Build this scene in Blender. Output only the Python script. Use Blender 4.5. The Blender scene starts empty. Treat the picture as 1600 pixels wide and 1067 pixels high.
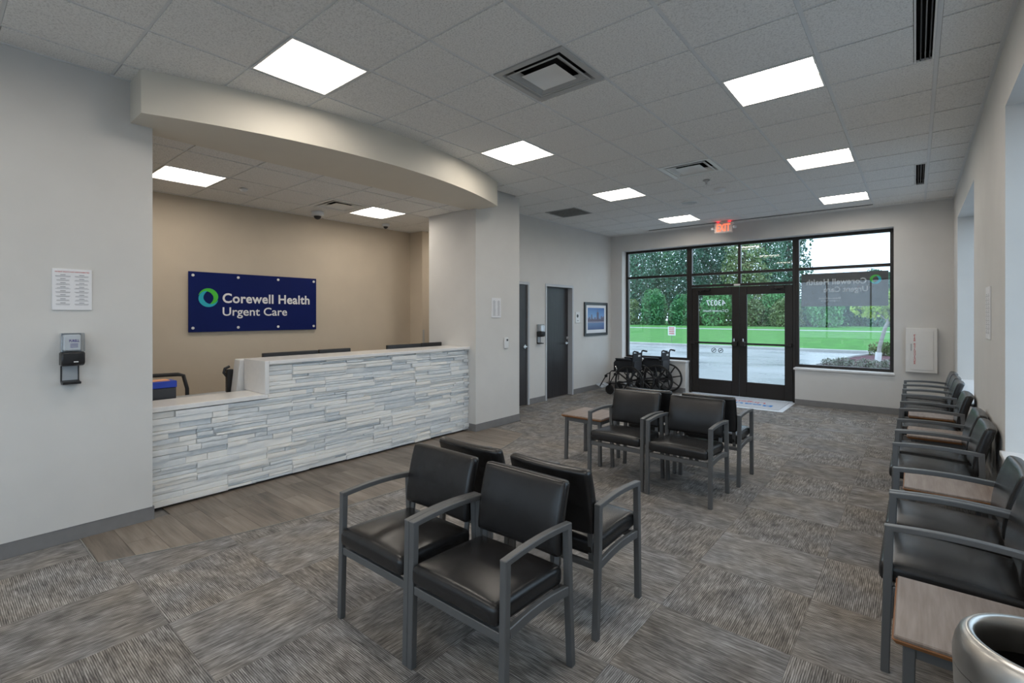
import bpy, bmesh, math, random
from mathutils import Vector, Matrix
R = random.Random(7)
SC = bpy.context.scene
COL = SC.collection
PI = math.pi

# ------------------------------------------------------------------ camera
CH = 1.578
cd = bpy.data.cameras.new('camera')
cd.sensor_fit = 'HORIZONTAL'; cd.sensor_width = 36.0
cd.lens = 36.0 * 769.6 / 1600.0
cd.shift_x = (800 - 753.7) / 1600.0
cd.shift_y = -(533.5 - 492.6) / 1600.0
cd.clip_start = 0.02; cd.clip_end = 400
cam = bpy.data.objects.new('camera', cd); COL.objects.link(cam)
cam.location = (0, 0, CH)
cam.rotation_euler = (PI / 2, 0, 0.7215157)
SC.camera = cam

# ------------------------------------------------------------------ light and exposure
SKY = 2.7            # even overcast sky
LAMP = 26.0           # ceiling panels
SC.view_settings.view_transform = 'Standard'
SC.view_settings.look = 'None'
SC.view_settings.gamma = 1.0
SC.view_settings.use_curve_mapping = False
SC.view_settings.exposure = 0.0
world = bpy.data.worlds.new('overcast_sky'); SC.world = world
world.use_nodes = True
wn = world.node_tree.nodes['Background']
wn.inputs['Color'].default_value = (0.64, 0.82, 1.0, 1)
wn.inputs['Strength'].default_value = SKY

# ------------------------------------------------------------------ materials
MATS = {}
def nd(nt, typ, **kw):
    n = nt.nodes.new(typ)
    for k, v in kw.items():
        if hasattr(n, k): setattr(n, k, v)
        else: n.inputs[k].default_value = v
    return n
def base_mat(name):
    m = bpy.data.materials.new(name); m.use_nodes = True
    MATS[name] = m
    nt = m.node_tree
    return m, nt, nt.nodes['Principled BSDF']
def c4(c): return (c[0], c[1], c[2], 1.0)
def pm(name, col, rough=0.5, metal=0.0, var=0.06, scale=6.0, bump=0.0, bscale=200.0, stretch=(1, 1, 1), rnd=0.0, spec=0.5, coat=0.0):
    """painted / plain surface: colour with slight procedural variation and optional fine relief"""
    m, nt, b = base_mat(name); L = nt.links.new
    tc = nd(nt, 'ShaderNodeTexCoord'); mp = nd(nt, 'ShaderNodeMapping'); mp.inputs['Scale'].default_value = stretch
    L(tc.outputs['Object'], mp.inputs['Vector'])
    nz = nd(nt, 'ShaderNodeTexNoise'); nz.inputs['Scale'].default_value = scale; nz.inputs['Detail'].default_value = 4
    L(mp.outputs['Vector'], nz.inputs['Vector'])
    mr = nd(nt, 'ShaderNodeMapRange'); mr.inputs['From Min'].default_value = 0.3; mr.inputs['From Max'].default_value = 0.7
    mr.inputs['To Min'].default_value = 1 - var; mr.inputs['To Max'].default_value = 1 + var
    L(nz.outputs['Fac'], mr.inputs['Value'])
    val = mr.outputs['Result']
    if rnd:
        oi = nd(nt, 'ShaderNodeObjectInfo'); r2 = nd(nt, 'ShaderNodeMapRange')
        r2.inputs['To Min'].default_value = 1 - rnd; r2.inputs['To Max'].default_value = 1 + rnd
        L(oi.outputs['Random'], r2.inputs['Value'])
        mu = nd(nt, 'ShaderNodeMath', operation='MULTIPLY'); L(val, mu.inputs[0]); L(r2.outputs['Result'], mu.inputs[1]); val = mu.outputs[0]
    hs = nd(nt, 'ShaderNodeHueSaturation'); hs.inputs['Color'].default_value = c4(col)
    L(val, hs.inputs['Value']); L(hs.outputs['Color'], b.inputs['Base Color'])
    b.inputs['Roughness'].default_value = rough; b.inputs['Metallic'].default_value = metal
    b.inputs['Specular IOR Level'].default_value = spec
    if coat: b.inputs['Coat Weight'].default_value = coat
    if bump:
        n2 = nd(nt, 'ShaderNodeTexNoise'); n2.inputs['Scale'].default_value = bscale; n2.inputs['Detail'].default_value = 3
        L(mp.outputs['Vector'], n2.inputs['Vector'])
        bp = nd(nt, 'ShaderNodeBump'); bp.inputs['Strength'].default_value = bump; bp.inputs['Distance'].default_value = 0.004
        L(n2.outputs['Fac'], bp.inputs['Height']); L(bp.outputs['Normal'], b.inputs['Normal'])
    return m
def em(name, col, strength):
    m, nt, b = base_mat(name)
    b.inputs['Base Color'].default_value = c4(col); b.inputs['Emission Color'].default_value = c4(col)
    b.inputs['Emission Strength'].default_value = strength
    return m
def glass(name, tint, f0=0.045):
    m, nt, b = base_mat(name); nt.nodes.remove(b); L = nt.links.new
    out = nt.nodes['Material Output']
    lw = nd(nt, 'ShaderNodeLayerWeight'); lw.inputs['Blend'].default_value = 0.5
    pw = nd(nt, 'ShaderNodeMath', operation='POWER'); pw.inputs[1].default_value = 5.0; L(lw.outputs['Facing'], pw.inputs[0])
    ma = nd(nt, 'ShaderNodeMath', operation='MULTIPLY_ADD'); ma.inputs[1].default_value = 1 - f0; ma.inputs[2].default_value = f0; L(pw.outputs[0], ma.inputs[0])
    tr = nd(nt, 'ShaderNodeBsdfTransparent'); tr.inputs['Color'].default_value = c4(tint)
    gl = nd(nt, 'ShaderNodeBsdfGlossy'); gl.inputs['Roughness'].default_value = 0.0; gl.inputs['Color'].default_value = (1, 1, 1, 1)
    mx = nd(nt, 'ShaderNodeMixShader'); L(ma.outputs[0], mx.inputs[0]); L(tr.outputs[0], mx.inputs[1]); L(gl.outputs[0], mx.inputs[2])
    L(mx.outputs[0], out.inputs['Surface'])
    return m
def ramp(nt, stops):
    r = nd(nt, 'ShaderNodeValToRGB'); e = r.color_ramp.elements
    e[0].position, e[0].color = stops[0][0], c4(stops[0][1]); e[1].position, e[1].color = stops[-1][0], c4(stops[-1][1])
    for p, c in stops[1:-1]:
        x = e.new(p); x.color = c4(c)
    return r
def rnd_coords(nt, amount=37.0):
    L = nt.links.new
    tc = nd(nt, 'ShaderNodeTexCoord'); oi = nd(nt, 'ShaderNodeObjectInfo')
    mu = nd(nt, 'ShaderNodeMath', operation='MULTIPLY'); mu.inputs[1].default_value = amount; L(oi.outputs['Random'], mu.inputs[0])
    ad = nd(nt, 'ShaderNodeVectorMath', operation='ADD'); L(tc.outputs['Object'], ad.inputs[0]); L(mu.outputs[0], ad.inputs[1])
    return ad.outputs[0], oi.outputs['Random']
def noise(nt, vec, scale, stretch, detail=3.0):
    L = nt.links.new
    mp = nd(nt, 'ShaderNodeMapping'); mp.inputs['Scale'].default_value = stretch; L(vec, mp.inputs['Vector'])
    n = nd(nt, 'ShaderNodeTexNoise'); n.inputs['Scale'].default_value = scale; n.inputs['Detail'].default_value = detail
    L(mp.outputs['Vector'], n.inputs['Vector'])
    return n.outputs['Fac']
def madd(nt, a, b, c):
    n = nd(nt, 'ShaderNodeMath', operation='MULTIPLY_ADD'); nt.links.new(a, n.inputs[0]); n.inputs[1].default_value = b
    if isinstance(c, (int, float)): n.inputs[2].default_value = c
    else: nt.links.new(c, n.inputs[2])
    return n.outputs[0]
def carpet_mat(name='carpet'):
    m, nt, b = base_mat(name); L = nt.links.new
    vec, rnd = rnd_coords(nt)
    n1 = noise(nt, vec, 1.0, (165, 9, 1), 1)
    n2 = noise(nt, vec, 1.0, (300, 22, 1), 1)
    n3 = noise(nt, vec, 1.0, (11, 9, 1), 4)
    wv = nd(nt, 'ShaderNodeTexWave'); wv.wave_type = 'BANDS'; wv.bands_direction = 'X'
    wv.inputs['Scale'].default_value = 36.0; wv.inputs['Distortion'].default_value = 0.6; wv.inputs['Detail Scale'].default_value = 2.0
    L(vec, wv.inputs['Vector'])
    s = madd(nt, n1, 0.50, madd(nt, n2, 0.34, madd(nt, n3, 0.34, madd(nt, wv.outputs['Fac'], 0.20, -0.20))))
    rp = ramp(nt, [(0.28, (0.080, 0.076, 0.074)), (0.42, (0.155, 0.146, 0.139)), (0.56, (0.275, 0.262, 0.25)), (0.74, (0.49, 0.475, 0.46))])
    L(s, rp.inputs['Fac'])
    n4 = noise(nt, vec, 1.0, (2.5, 2.5, 1), 1)
    r2 = ramp(nt, [(0.3, (1.06, 1.0, 0.92)), (0.7, (0.97, 0.99, 1.02))]); L(n4, r2.inputs['Fac'])
    mx = nd(nt, 'ShaderNodeMix', data_type='RGBA', blend_type='MULTIPLY'); mx.inputs['Factor'].default_value = 1.0
    L(rp.outputs['Color'], mx.inputs['A']); L(r2.outputs['Color'], mx.inputs['B'])
    hs = nd(nt, 'ShaderNodeHueSaturation'); L(mx.outputs['Result'], hs.inputs['Color'])
    mr = nd(nt, 'ShaderNodeMapRange'); mr.inputs['To Min'].default_value = 0.88; mr.inputs['To Max'].default_value = 1.10
    L(rnd, mr.inputs['Value']); L(mr.outputs['Result'], hs.inputs['Value'])
    L(hs.outputs['Color'], b.inputs['Base Color'])
    b.inputs['Roughness'].default_value = 0.95; b.inputs['Specular IOR Level'].default_value = 0.15
    bp = nd(nt, 'ShaderNodeBump'); bp.inputs['Strength'].default_value = 0.5; bp.inputs['Distance'].default_value = 0.003
    L(n1, bp.inputs['Height']); L(bp.outputs['Normal'], b.inputs['Normal'])
    return m
def wood_mat(name, stops, stretch, rough, fine=(4, 90, 1)):
    m, nt, b = base_mat(name); L = nt.links.new
    vec, rnd = rnd_coords(nt)
    n1 = noise(nt, vec, 1.0, stretch, 4); n2 = noise(nt, vec, 1.0, fine, 3)
    s = madd(nt, n1, 0.75, madd(nt, n2, 0.35, madd(nt, rnd, 0.22, -0.16)))
    rp = ramp(nt, stops); L(s, rp.inputs['Fac']); L(rp.outputs['Color'], b.inputs['Base Color'])
    b.inputs['Roughness'].default_value = rough
    return m
def stone_mat():
    m, nt, b = base_mat('ledger_stone'); L = nt.links.new
    vec, rnd = rnd_coords(nt)
    n1 = noise(nt, vec, 1.0, (30, 20, 38), 4); n2 = noise(nt, vec, 1.0, (90, 70, 110), 3)
    s = madd(nt, n1, 0.45, madd(nt, rnd, 0.6, -0.03))
    rp = ramp(nt, [(0.2, (0.63, 0.67, 0.70)), (0.42, (0.76, 0.78, 0.79)), (0.62, (0.83, 0.83, 0.81)), (0.85, (0.84, 0.81, 0.76))]); L(s, rp.inputs['Fac'])
    L(rp.outputs['Color'], b.inputs['Base Color']); b.inputs['Roughness'].default_value = 0.75
    h = madd(nt, n1, 1.0, madd(nt, n2, 0.5, 0.0))
    bp = nd(nt, 'ShaderNodeBump'); bp.inputs['Strength'].default_value = 0.5; bp.inputs['Distance'].default_value = 0.006
    L(h, bp.inputs['Height']); L(bp.outputs['Normal'], b.inputs['Normal'])
    return m
def tile_mat():
    m, nt, b = base_mat('ceiling_tile'); L = nt.links.new
    vec, rnd = rnd_coords(nt)
    n1 = noise(nt, vec, 1.0, (95, 95, 95), 2); n2 = noise(nt, vec, 1.0, (240, 240, 240), 1)
    s = madd(nt, n1, 0.6, madd(nt, n2, 0.4, 0.0))
    rp = ramp(nt, [(0.36, (0.60, 0.59, 0.57)), (0.47, (0.78, 0.77, 0.745)), (0.56, (0.85, 0.84, 0.815))]); L(s, rp.inputs['Fac'])
    L(rp.outputs['Color'], b.inputs['Base Color']); b.inputs['Roughness'].default_value = 0.9
    bp = nd(nt, 'ShaderNodeBump'); bp.inputs['Strength'].default_value = 0.25; bp.inputs['Distance'].default_value = 0.0015
    L(s, bp.inputs['Height']); L(bp.outputs['Normal'], b.inputs['Normal'])
    return m
def asphalt_mat():
    m, nt, b = base_mat('wet_asphalt'); L = nt.links.new
    tc = nd(nt, 'ShaderNodeTexCoord'); v = tc.outputs['Object']
    n1 = noise(nt, v, 1.0, (0.22, 0.42, 1), 5); n2 = noise(nt, v, 1.0, (30, 30, 30), 2)
    rp = ramp(nt, [(0.30, (0.13, 0.135, 0.14)), (0.40, (0.27, 0.275, 0.28)), (0.7, (0.31, 0.315, 0.32))]); L(n1, rp.inputs['Fac'])
    hs = nd(nt, 'ShaderNodeHueSaturation'); L(rp.outputs['Color'], hs.inputs['Color'])
    mr = nd(nt, 'ShaderNodeMapRange'); mr.inputs['To Min'].default_value = 0.85; mr.inputs['To Max'].default_value = 1.15; L(n2, mr.inputs['Value']); L(mr.outputs['Result'], hs.inputs['Value'])
    L(hs.outputs['Color'], b.inputs['Base Color'])
    r2 = nd(nt, 'ShaderNodeMapRange'); r2.inputs['From Min'].default_value = 0.35; r2.inputs['From Max'].default_value = 0.65
    r2.inputs['To Min'].default_value = 0.22; r2.inputs['To Max'].default_value = 0.36; L(n1, r2.inputs['Value']); L(r2.outputs['Result'], b.inputs['Roughness'])
    return m
def leaf_mat(name, a, b2):
    m, nt, b = base_mat(name); L = nt.links.new
    tc = nd(nt, 'ShaderNodeTexCoord'); oi = nd(nt, 'ShaderNodeObjectInfo')
    n1 = noise(nt, tc.outputs['Object'], 1.0, (1.6, 1.6, 1.6), 5)
    s = madd(nt, n1, 1.3, madd(nt, oi.outputs['Random'], 0.35, -0.32))
    rp = ramp(nt, [(0.2, a), (0.8, b2)]); L(s, rp.inputs['Fac']); L(rp.outputs['Color'], b.inputs['Base Color'])
    b.inputs['Roughness'].default_value = 0.6
    return m

pm('wall_paint', (0.645, 0.632, 0.61), 0.75, var=0.025, scale=3, bump=0.05, bscale=350)
pm('wall_tan', (0.60, 0.515, 0.405), 0.75, var=0.025, scale=3, bump=0.05, bscale=350)
pm('soffit_paint', (0.70, 0.655, 0.57), 0.6, var=0.02, scale=3)
pm('plenum', (0.16, 0.16, 0.16), 0.9)
tile_mat()
pm('grid_white', (0.72, 0.73, 0.73), 0.45, var=0.02)
pm('white_metal', (0.78, 0.78, 0.76), 0.4, var=0.02)
pm('vent_grey', (0.46, 0.46, 0.45), 0.45, var=0.03)
pm('dark_void', (0.012, 0.012, 0.013), 0.8)
em('lamp_panel', (1.0, 0.92, 0.82), LAMP)
pm('baseboard_grey', (0.20, 0.195, 0.195), 0.55, var=0.05, scale=14)
pm('edge_metal', (0.26, 0.25, 0.23), 0.5)
pm('caulk', (0.62, 0.60, 0.57), 0.6)
carpet_mat()
pm('slab', (0.24, 0.23, 0.22), 0.95, var=0.2, scale=30)
wood_mat('vinyl_plank', [(0.25, (0.100, 0.080, 0.063)), (0.5, (0.20, 0.163, 0.131)), (0.75, (0.29, 0.245, 0.202))], (2.2, 16, 1), 0.42)
stone_mat()
pm('counter_white', (0.80, 0.79, 0.78), 0.25, var=0.02, scale=30)
pm('desk_body', (0.30, 0.30, 0.29), 0.6)
pm('sign_blue', (0.001, 0.009, 0.105), 0.5, var=0.04, spec=0.2)
pm('letter_white', (0.88, 0.87, 0.87), 0.4, var=0.01)
pm('logo_green', (0.06, 0.55, 0.03), 0.4, var=0.08)
pm('logo_teal', (0.012, 0.44, 0.56), 0.4, var=0.08)
pm('chrome', (0.72, 0.72, 0.73), 0.22, 1.0, var=0.03)
pm('steel', (0.55, 0.54, 0.52), 0.34, 1.0, var=0.08, scale=18)
pm('paper', (0.80, 0.80, 0.82), 0.7, var=0.015)
pm('ink_grey', (0.22, 0.22, 0.24), 0.7)
pm('ink_red', (0.55, 0.03, 0.03), 0.6)
pm('ink_purple', (0.07, 0.04, 0.28), 0.6)
pm('black_plastic', (0.018, 0.018, 0.02), 0.38, var=0.08)
pm('dark_plastic', (0.035, 0.035, 0.04), 0.45, var=0.08)
pm('grey_plastic', (0.38, 0.40, 0.42), 0.4, var=0.04)
pm('white_plastic', (0.74, 0.75, 0.76), 0.35, var=0.02)
glass('clear_plastic', (0.82, 0.85, 0.88), 0.08)
pm('chair_vinyl', (0.017, 0.0165, 0.017), 0.27, var=0.15, scale=9, bump=0.10, bscale=420, spec=0.45)
pm('chair_metal', (0.125, 0.128, 0.130), 0.42, 0.25, var=0.05)
wood_mat('laminate', [(0.2, (0.17, 0.128, 0.105)), (0.5, (0.265, 0.212, 0.18)), (0.8, (0.35, 0.29, 0.255))], (40, 4, 1), 0.38, (120, 6, 1))
pm('table_edge', (0.26, 0.105, 0.032), 0.4, var=0.15, scale=20)
wood_mat('door_veneer', [(0.2, (0.018, 0.017, 0.019)), (0.5, (0.034, 0.031, 0.033)), (0.8, (0.055, 0.05, 0.05))], (30, 60, 2), 0.4, (70, 120, 3))
pm('door_frame', (0.50, 0.52, 0.55), 0.45, var=0.03)
pm('bronze', (0.024, 0.020, 0.018), 0.38, 0.3, var=0.1)
glass('window_glass', (0.955, 0.97, 0.975))
pm('sill_white', (0.74, 0.73, 0.73), 0.35, var=0.02)
pm('banner_dark', (0.075, 0.066, 0.060), 0.18, var=0.06)
def decal_mat():
    m, nt, b = base_mat('decal_white'); L = nt.links.new
    b.inputs['Base Color'].default_value = (0.88, 0.88, 0.89, 1); b.inputs['Roughness'].default_value = 0.6
    tr = nd(nt, 'ShaderNodeBsdfTranslucent'); tr.inputs['Color'].default_value = (0.92, 0.93, 0.94, 1)
    mx = nd(nt, 'ShaderNodeMixShader'); mx.inputs[0].default_value = 0.45
    L(b.outputs[0], mx.inputs[1]); L(tr.outputs[0], mx.inputs[2]); L(mx.outputs[0], nt.nodes['Material Output'].inputs['Surface'])
decal_mat()
pm('cabinet_white', (0.76, 0.74, 0.71), 0.4, var=0.015)
em('exit_red', (1.0, 0.18, 0.08), 1.25)
em('exit_glow', (1.0, 0.02, 0.03), 9.0)
pm('exit_housing', (0.78, 0.66, 0.60), 0.4)
pm('art_frame', (0.025, 0.028, 0.034), 0.4)
pm('mat_grey', (0.52, 0.54, 0.58), 0.9, var=0.08, scale=60)
pm('mat_rim', (0.66, 0.70, 0.76), 0.7, var=0.04)
pm('mat_red', (0.55, 0.10, 0.12), 0.9)
pm('mat_blue', (0.05, 0.22, 0.55), 0.9)
pm('binder_blue', (0.012, 0.05, 0.45), 0.4)
pm('orange_paper', (0.85, 0.40, 0.22), 0.7)
pm('rubber', (0.012, 0.012, 0.012), 0.7)
pm('tube_dark', (0.02, 0.02, 0.022), 0.35, 0.4)
pm('sling_black', (0.016, 0.018, 0.022), 0.6, var=0.2, scale=12)
pm('binliner', (0.008, 0.008, 0.008), 0.35, var=0.2, scale=20)
asphalt_mat()
pm('curb', (0.42, 0.42, 0.41), 0.8, var=0.1, scale=2)
pm('grass', (0.050, 0.215, 0.022), 0.9, var=0.28, scale=1.6)
pm('footpath', (0.42, 0.42, 0.43), 0.8, var=0.1)
pm('mulch', (0.10, 0.035, 0.045), 0.95, var=0.3, scale=12)
pm('bark', (0.14, 0.125, 0.115), 0.9, var=0.25, scale=6)
pm('pale_bark', (0.34, 0.33, 0.31), 0.9, var=0.2, scale=8)
leaf_mat('leaf_dark', (0.026, 0.090, 0.062), (0.10, 0.235, 0.145))
leaf_mat('leaf_mid', (0.040, 0.160, 0.070), (0.14, 0.38, 0.13))
leaf_mat('leaf_olive', (0.07, 0.13, 0.055), (0.20, 0.28, 0.11))
leaf_mat('leaf_bright', (0.13, 0.30, 0.03), (0.36, 0.52, 0.08))
leaf_mat('leaf_dry', (0.10, 0.12, 0.08), (0.30, 0.31, 0.26))
leaf_mat('leaf_hedge', (0.05, 0.12, 0.03), (0.16, 0.20, 0.06))

# the framed skyline print: flat print on the sheet
def print_mat():
    m, nt, b = base_mat('skyline_print'); L = nt.links.new
    tc = nd(nt, 'ShaderNodeTexCoord'); sp = nd(nt, 'ShaderNodeSeparateXYZ'); L(tc.outputs['Object'], sp.inputs[0])
    rp = ramp(nt, [(0.0, (0.05, 0.07, 0.22)), (0.30, (0.12, 0.20, 0.42)), (0.36, (0.34, 0.32, 0.45)), (0.6, (0.16, 0.32, 0.62)), (1.0, (0.03, 0.12, 0.40))])
    mr = nd(nt, 'ShaderNodeMapRange'); mr.inputs['From Min'].default_value = 1.26; mr.inputs['From Max'].default_value = 1.75
    L(sp.outputs['Z'], mr.inputs['Value']); L(mr.outputs['Result'], rp.inputs['Fac'])
    L(rp.outputs['Color'], b.inputs['Base Color']); b.inputs['Roughness'].default_value = 0.25
print_mat()
pm('print_building', (0.10, 0.075, 0.13), 0.4, var=0.3, scale=40)

# ------------------------------------------------------------------ mesh helpers
ORG = {}
def org(o):
    return ORG.get(o.name, Vector((0, 0, 0))) if o else Vector((0, 0, 0))
def tag(o, label, cat, group=None):
    o['label'] = label; o['category'] = cat
    if group: o['group'] = group
    return o
def struct(o, label=None):
    o['kind'] = 'structure'
    if label: o['label'] = label
    return o
def thing(name, label, cat, loc=(0, 0, 0), group=None):
    o = bpy.data.objects.new(name, None); COL.objects.link(o)
    o.empty_display_size = 0.1; o.location = loc; ORG[o.name] = Vector(loc)
    return tag(o, label, cat, group)
def basis(d):
    d = Vector(d).normalized()
    a = Vector((0, 0, 1)) if abs(d.z) < 0.9 else Vector((1, 0, 0))
    u = d.cross(a).normalized(); return u, d.cross(u).normalized()
class MB:
    def __init__(s): s.v = []; s.f = []
    def add(s, vs, fs):
        n = len(s.v); s.v += [tuple(v) for v in vs]; s.f += [tuple(i + n for i in f) for f in fs]; return s
    def box(s, x0, x1, y0, y1, z0, z1):
        if x0 > x1: x0, x1 = x1, x0
        if y0 > y1: y0, y1 = y1, y0
        if z0 > z1: z0, z1 = z1, z0
        return s.add([(x0, y0, z0), (x1, y0, z0), (x1, y1, z0), (x0, y1, z0), (x0, y0, z1), (x1, y0, z1), (x1, y1, z1), (x0, y1, z1)],
                     [(0, 3, 2, 1), (4, 5, 6, 7), (0, 1, 5, 4), (1, 2, 6, 5), (2, 3, 7, 6), (3, 0, 4, 7)])
    def sweep(s, pts, w, h, up=(0, 0, 1)):
        """rectangular bar along a path; w across, h along up"""
        P = [Vector(p) for p in pts]; up = Vector(up); vs = []; fs = []
        for i, p in enumerate(P):
            d = (P[min(i + 1, len(P) - 1)] - P[max(i - 1, 0)]).normalized()
            r = d.cross(up).normalized(); q = r.cross(d).normalized()
            vs += [p + r * w / 2 + q * h / 2, p - r * w / 2 + q * h / 2, p - r * w / 2 - q * h / 2, p + r * w / 2 - q * h / 2]
        for i in range(len(P) - 1):
            a = 4 * i; b = a + 4
            for k in range(4): fs.append((a + k, a + (k + 1) % 4, b + (k + 1) % 4, b + k))
        fs.append((3, 2, 1, 0)); e = 4 * (len(P) - 1); fs.append((e, e + 1, e + 2, e + 3))
        return s.add(vs, fs)
    def tube(s, pts, r, n=8, caps=True, closed=False):
        P = [Vector(p) for p in pts]; rr = r if isinstance(r, (list, tuple)) else [r] * len(P)
        vs = []; fs = []; m = len(P); u = None
        for i, p in enumerate(P):
            if closed: d = P[(i + 1) % m] - P[i - 1]
            else: d = P[min(i + 1, m - 1)] - P[max(i - 1, 0)]
            d.normalize()
            if u is None: u, w = basis(d)
            else:
                u = (u - d * u.dot(d))
                u = u.normalized() if u.length > 1e-5 else basis(d)[0]
                w = d.cross(u)
            for k in range(n):
                a = 2 * PI * k / n; vs.append(p + (u * math.cos(a) + w * math.sin(a)) * rr[i])
        for i in range(m if closed else m - 1):
            a = n * i; b = n * ((i + 1) % m)
            for k in range(n): fs.append((a + k, a + (k + 1) % n, b + (k + 1) % n, b + k))
        if caps and not closed:
            fs.append(tuple(range(n - 1, -1, -1))); fs.append(tuple(n * (m - 1) + k for k in range(n)))
        return s.add(vs, fs)
    def ring(s, c, axis, R_, r, n=28, k=8):
        u, w = basis(axis); c = Vector(c)
        return s.tube([c + (u * math.cos(2 * PI * i / n) + w * math.sin(2 * PI * i / n)) * R_ for i in range(n)], r, k, closed=True)
    def disc(s, c, axis, r, t, n=20):
        c = Vector(c); a = Vector(axis).normalized()
        return s.tube([c, c + a * t], r, n)
    def lathe(s, prof, c, n=32):
        vs = []; fs = []; m = len(prof)
        for (r, z) in prof:
            for k in range(n):
                a = 2 * PI * k / n; vs.append((c[0] + r * math.cos(a), c[1] + r * math.sin(a), c[2] + z))
        for i in range(m - 1):
            for k in range(n): fs.append((i * n + k, i * n + (k + 1) % n, (i + 1) * n + (k + 1) % n, (i + 1) * n + k))
        return s.add(vs, fs)
    def prism(s, poly, fn0, fn1):
        """extrude a 2d polygon between two mapping functions"""
        n = len(poly); vs = [fn0(*p) for p in poly] + [fn1(*p) for p in poly]
        fs = [tuple(range(n - 1, -1, -1)), tuple(range(n, 2 * n))] + [(i, (i + 1) % n, n + (i + 1) % n, n + i) for i in range(n)]
        return s.add(vs, fs)
    def frame(s, x0, x1, z0, z1, w, y0, y1):
        """rectangular frame in the xz plane"""
        s.box(x0, x0 + w, y0, y1, z0, z1); s.box(x1 - w, x1, y0, y1, z0, z1)
        s.box(x0 + w, x1 - w, y0, y1, z0, z0 + w); return s.box(x0 + w, x1 - w, y0, y1, z1 - w, z1)
    def frame_yz(s, y0, y1, z0, z1, w, x0, x1):
        s.box(x0, x1, y0, y0 + w, z0, z1); s.box(x0, x1, y1 - w, y1, z0, z1)
        s.box(x0, x1, y0 + w, y1 - w, z0, z0 + w); return s.box(x0, x1, y0 + w, y1 - w, z1 - w, z1)
    def frame_xy(s, x0, x1, y0, y1, w, z0, z1):
        s.box(x0, x0 + w, y0, y1, z0, z1); s.box(x1 - w, x1, y0, y1, z0, z1)
        s.box(x0 + w, x1 - w, y0, y0 + w, z0, z1); return s.box(x0 + w, x1 - w, y1 - w, y1, z0, z1)
    def mesh(s, name, mat, smooth=False, bevel=0.0, bseg=1, off=(0, 0, 0)):
        me = bpy.data.meshes.new(name)
        o = Vector(off)
        me.from_pydata([Vector(v) - o for v in s.v], [], s.f)
        if bevel:
            bm = bmesh.new(); bm.from_mesh(me)
            bmesh.ops.remove_doubles(bm, verts=bm.verts, dist=1e-6)
            es = [e for e in bm.edges if len(e.link_faces) == 2 and e.calc_face_angle(0) > 0.6]
            bmesh.ops.bevel(bm, geom=es, offset=bevel, segments=bseg, profile=0.6, affect='EDGES', clamp_overlap=True)
            bm.to_mesh(me); bm.free()
        bm = bmesh.new(); bm.from_mesh(me); bmesh.ops.recalc_face_normals(bm, faces=bm.faces); bm.to_mesh(me); bm.free()
        if smooth:
            for p in me.polygons: p.use_smooth = True
            me.set_sharp_from_angle(angle=math.radians(40))
        me.materials.append(MATS[mat] if isinstance(mat, str) else mat)
        return me
    def build(s, name, mat, parent=None, smooth=False, bevel=0.0, bseg=1, local=False):
        og = Vector((0, 0, 0)) if local else org(parent)
        me = s.mesh(name, mat, smooth, bevel, bseg, og)
        o = bpy.data.objects.new(name, me); COL.objects.link(o)
        if parent: o.parent = parent
        ORG[o.name] = og.copy() if parent else Vector((0, 0, 0))
        return o
def place(name, me, loc, parent=None, rot=(0, 0, 0), scale=None):
    o = bpy.data.objects.new(name, me); COL.objects.link(o)
    og = org(parent)
    if parent: o.parent = parent
    o.location = Vector(loc) - og; o.rotation_euler = rot
    if scale: o.scale = scale
    return o
def copy_tree(o, parent=None):
    c = o.copy(); COL.objects.link(c)
    if parent: c.parent = parent
    for ch in list(o.children): copy_tree(ch, c)
    return c
def cushion(w, d, h, r=0.03, crown=0.02, nx=8, ny=8, front_round=0.0):
    """upholstered block centred on x,y with its base at z=0: soft edges, crowned top"""
    bm = bmesh.new()
    bmesh.ops.create_cube(bm, size=1.0)
    for v in bm.verts: v.co = Vector((v.co.x * w, v.co.y * d, (v.co.z + 0.5) * h))
    bmesh.ops.bevel(bm, geom=list(bm.edges), offset=r, segments=3, profile=0.55, affect='EDGES', clamp_overlap=True)
    for ax, n, ext in ((0, nx, w), (1, ny, d)):
        for i in range(1, n):
            t = -ext / 2 + ext * i / n; no = Vector((1, 0, 0)) if ax == 0 else Vector((0, 1, 0))
            bmesh.ops.bisect_plane(bm, geom=list(bm.verts) + list(bm.edges) + list(bm.faces), plane_co=no * t, plane_no=no)
    for v in bm.verts:
        k = max(0, 1 - (2 * v.co.x / w) ** 2) * max(0, 1 - (2 * v.co.y / d) ** 2)
        if v.co.z > h * 0.5: v.co.z += crown * k ** 0.7
    mb = MB(); bm.verts.index_update()
    mb.v = [tuple(v.co) for v in bm.verts]; mb.f = [tuple(x.index for x in f.verts) for f in bm.faces]
    bm.free(); return mb
def xf(mb, M):
    mb.v = [tuple(M @ Vector(v)) for v in mb.v]; return mb

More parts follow.
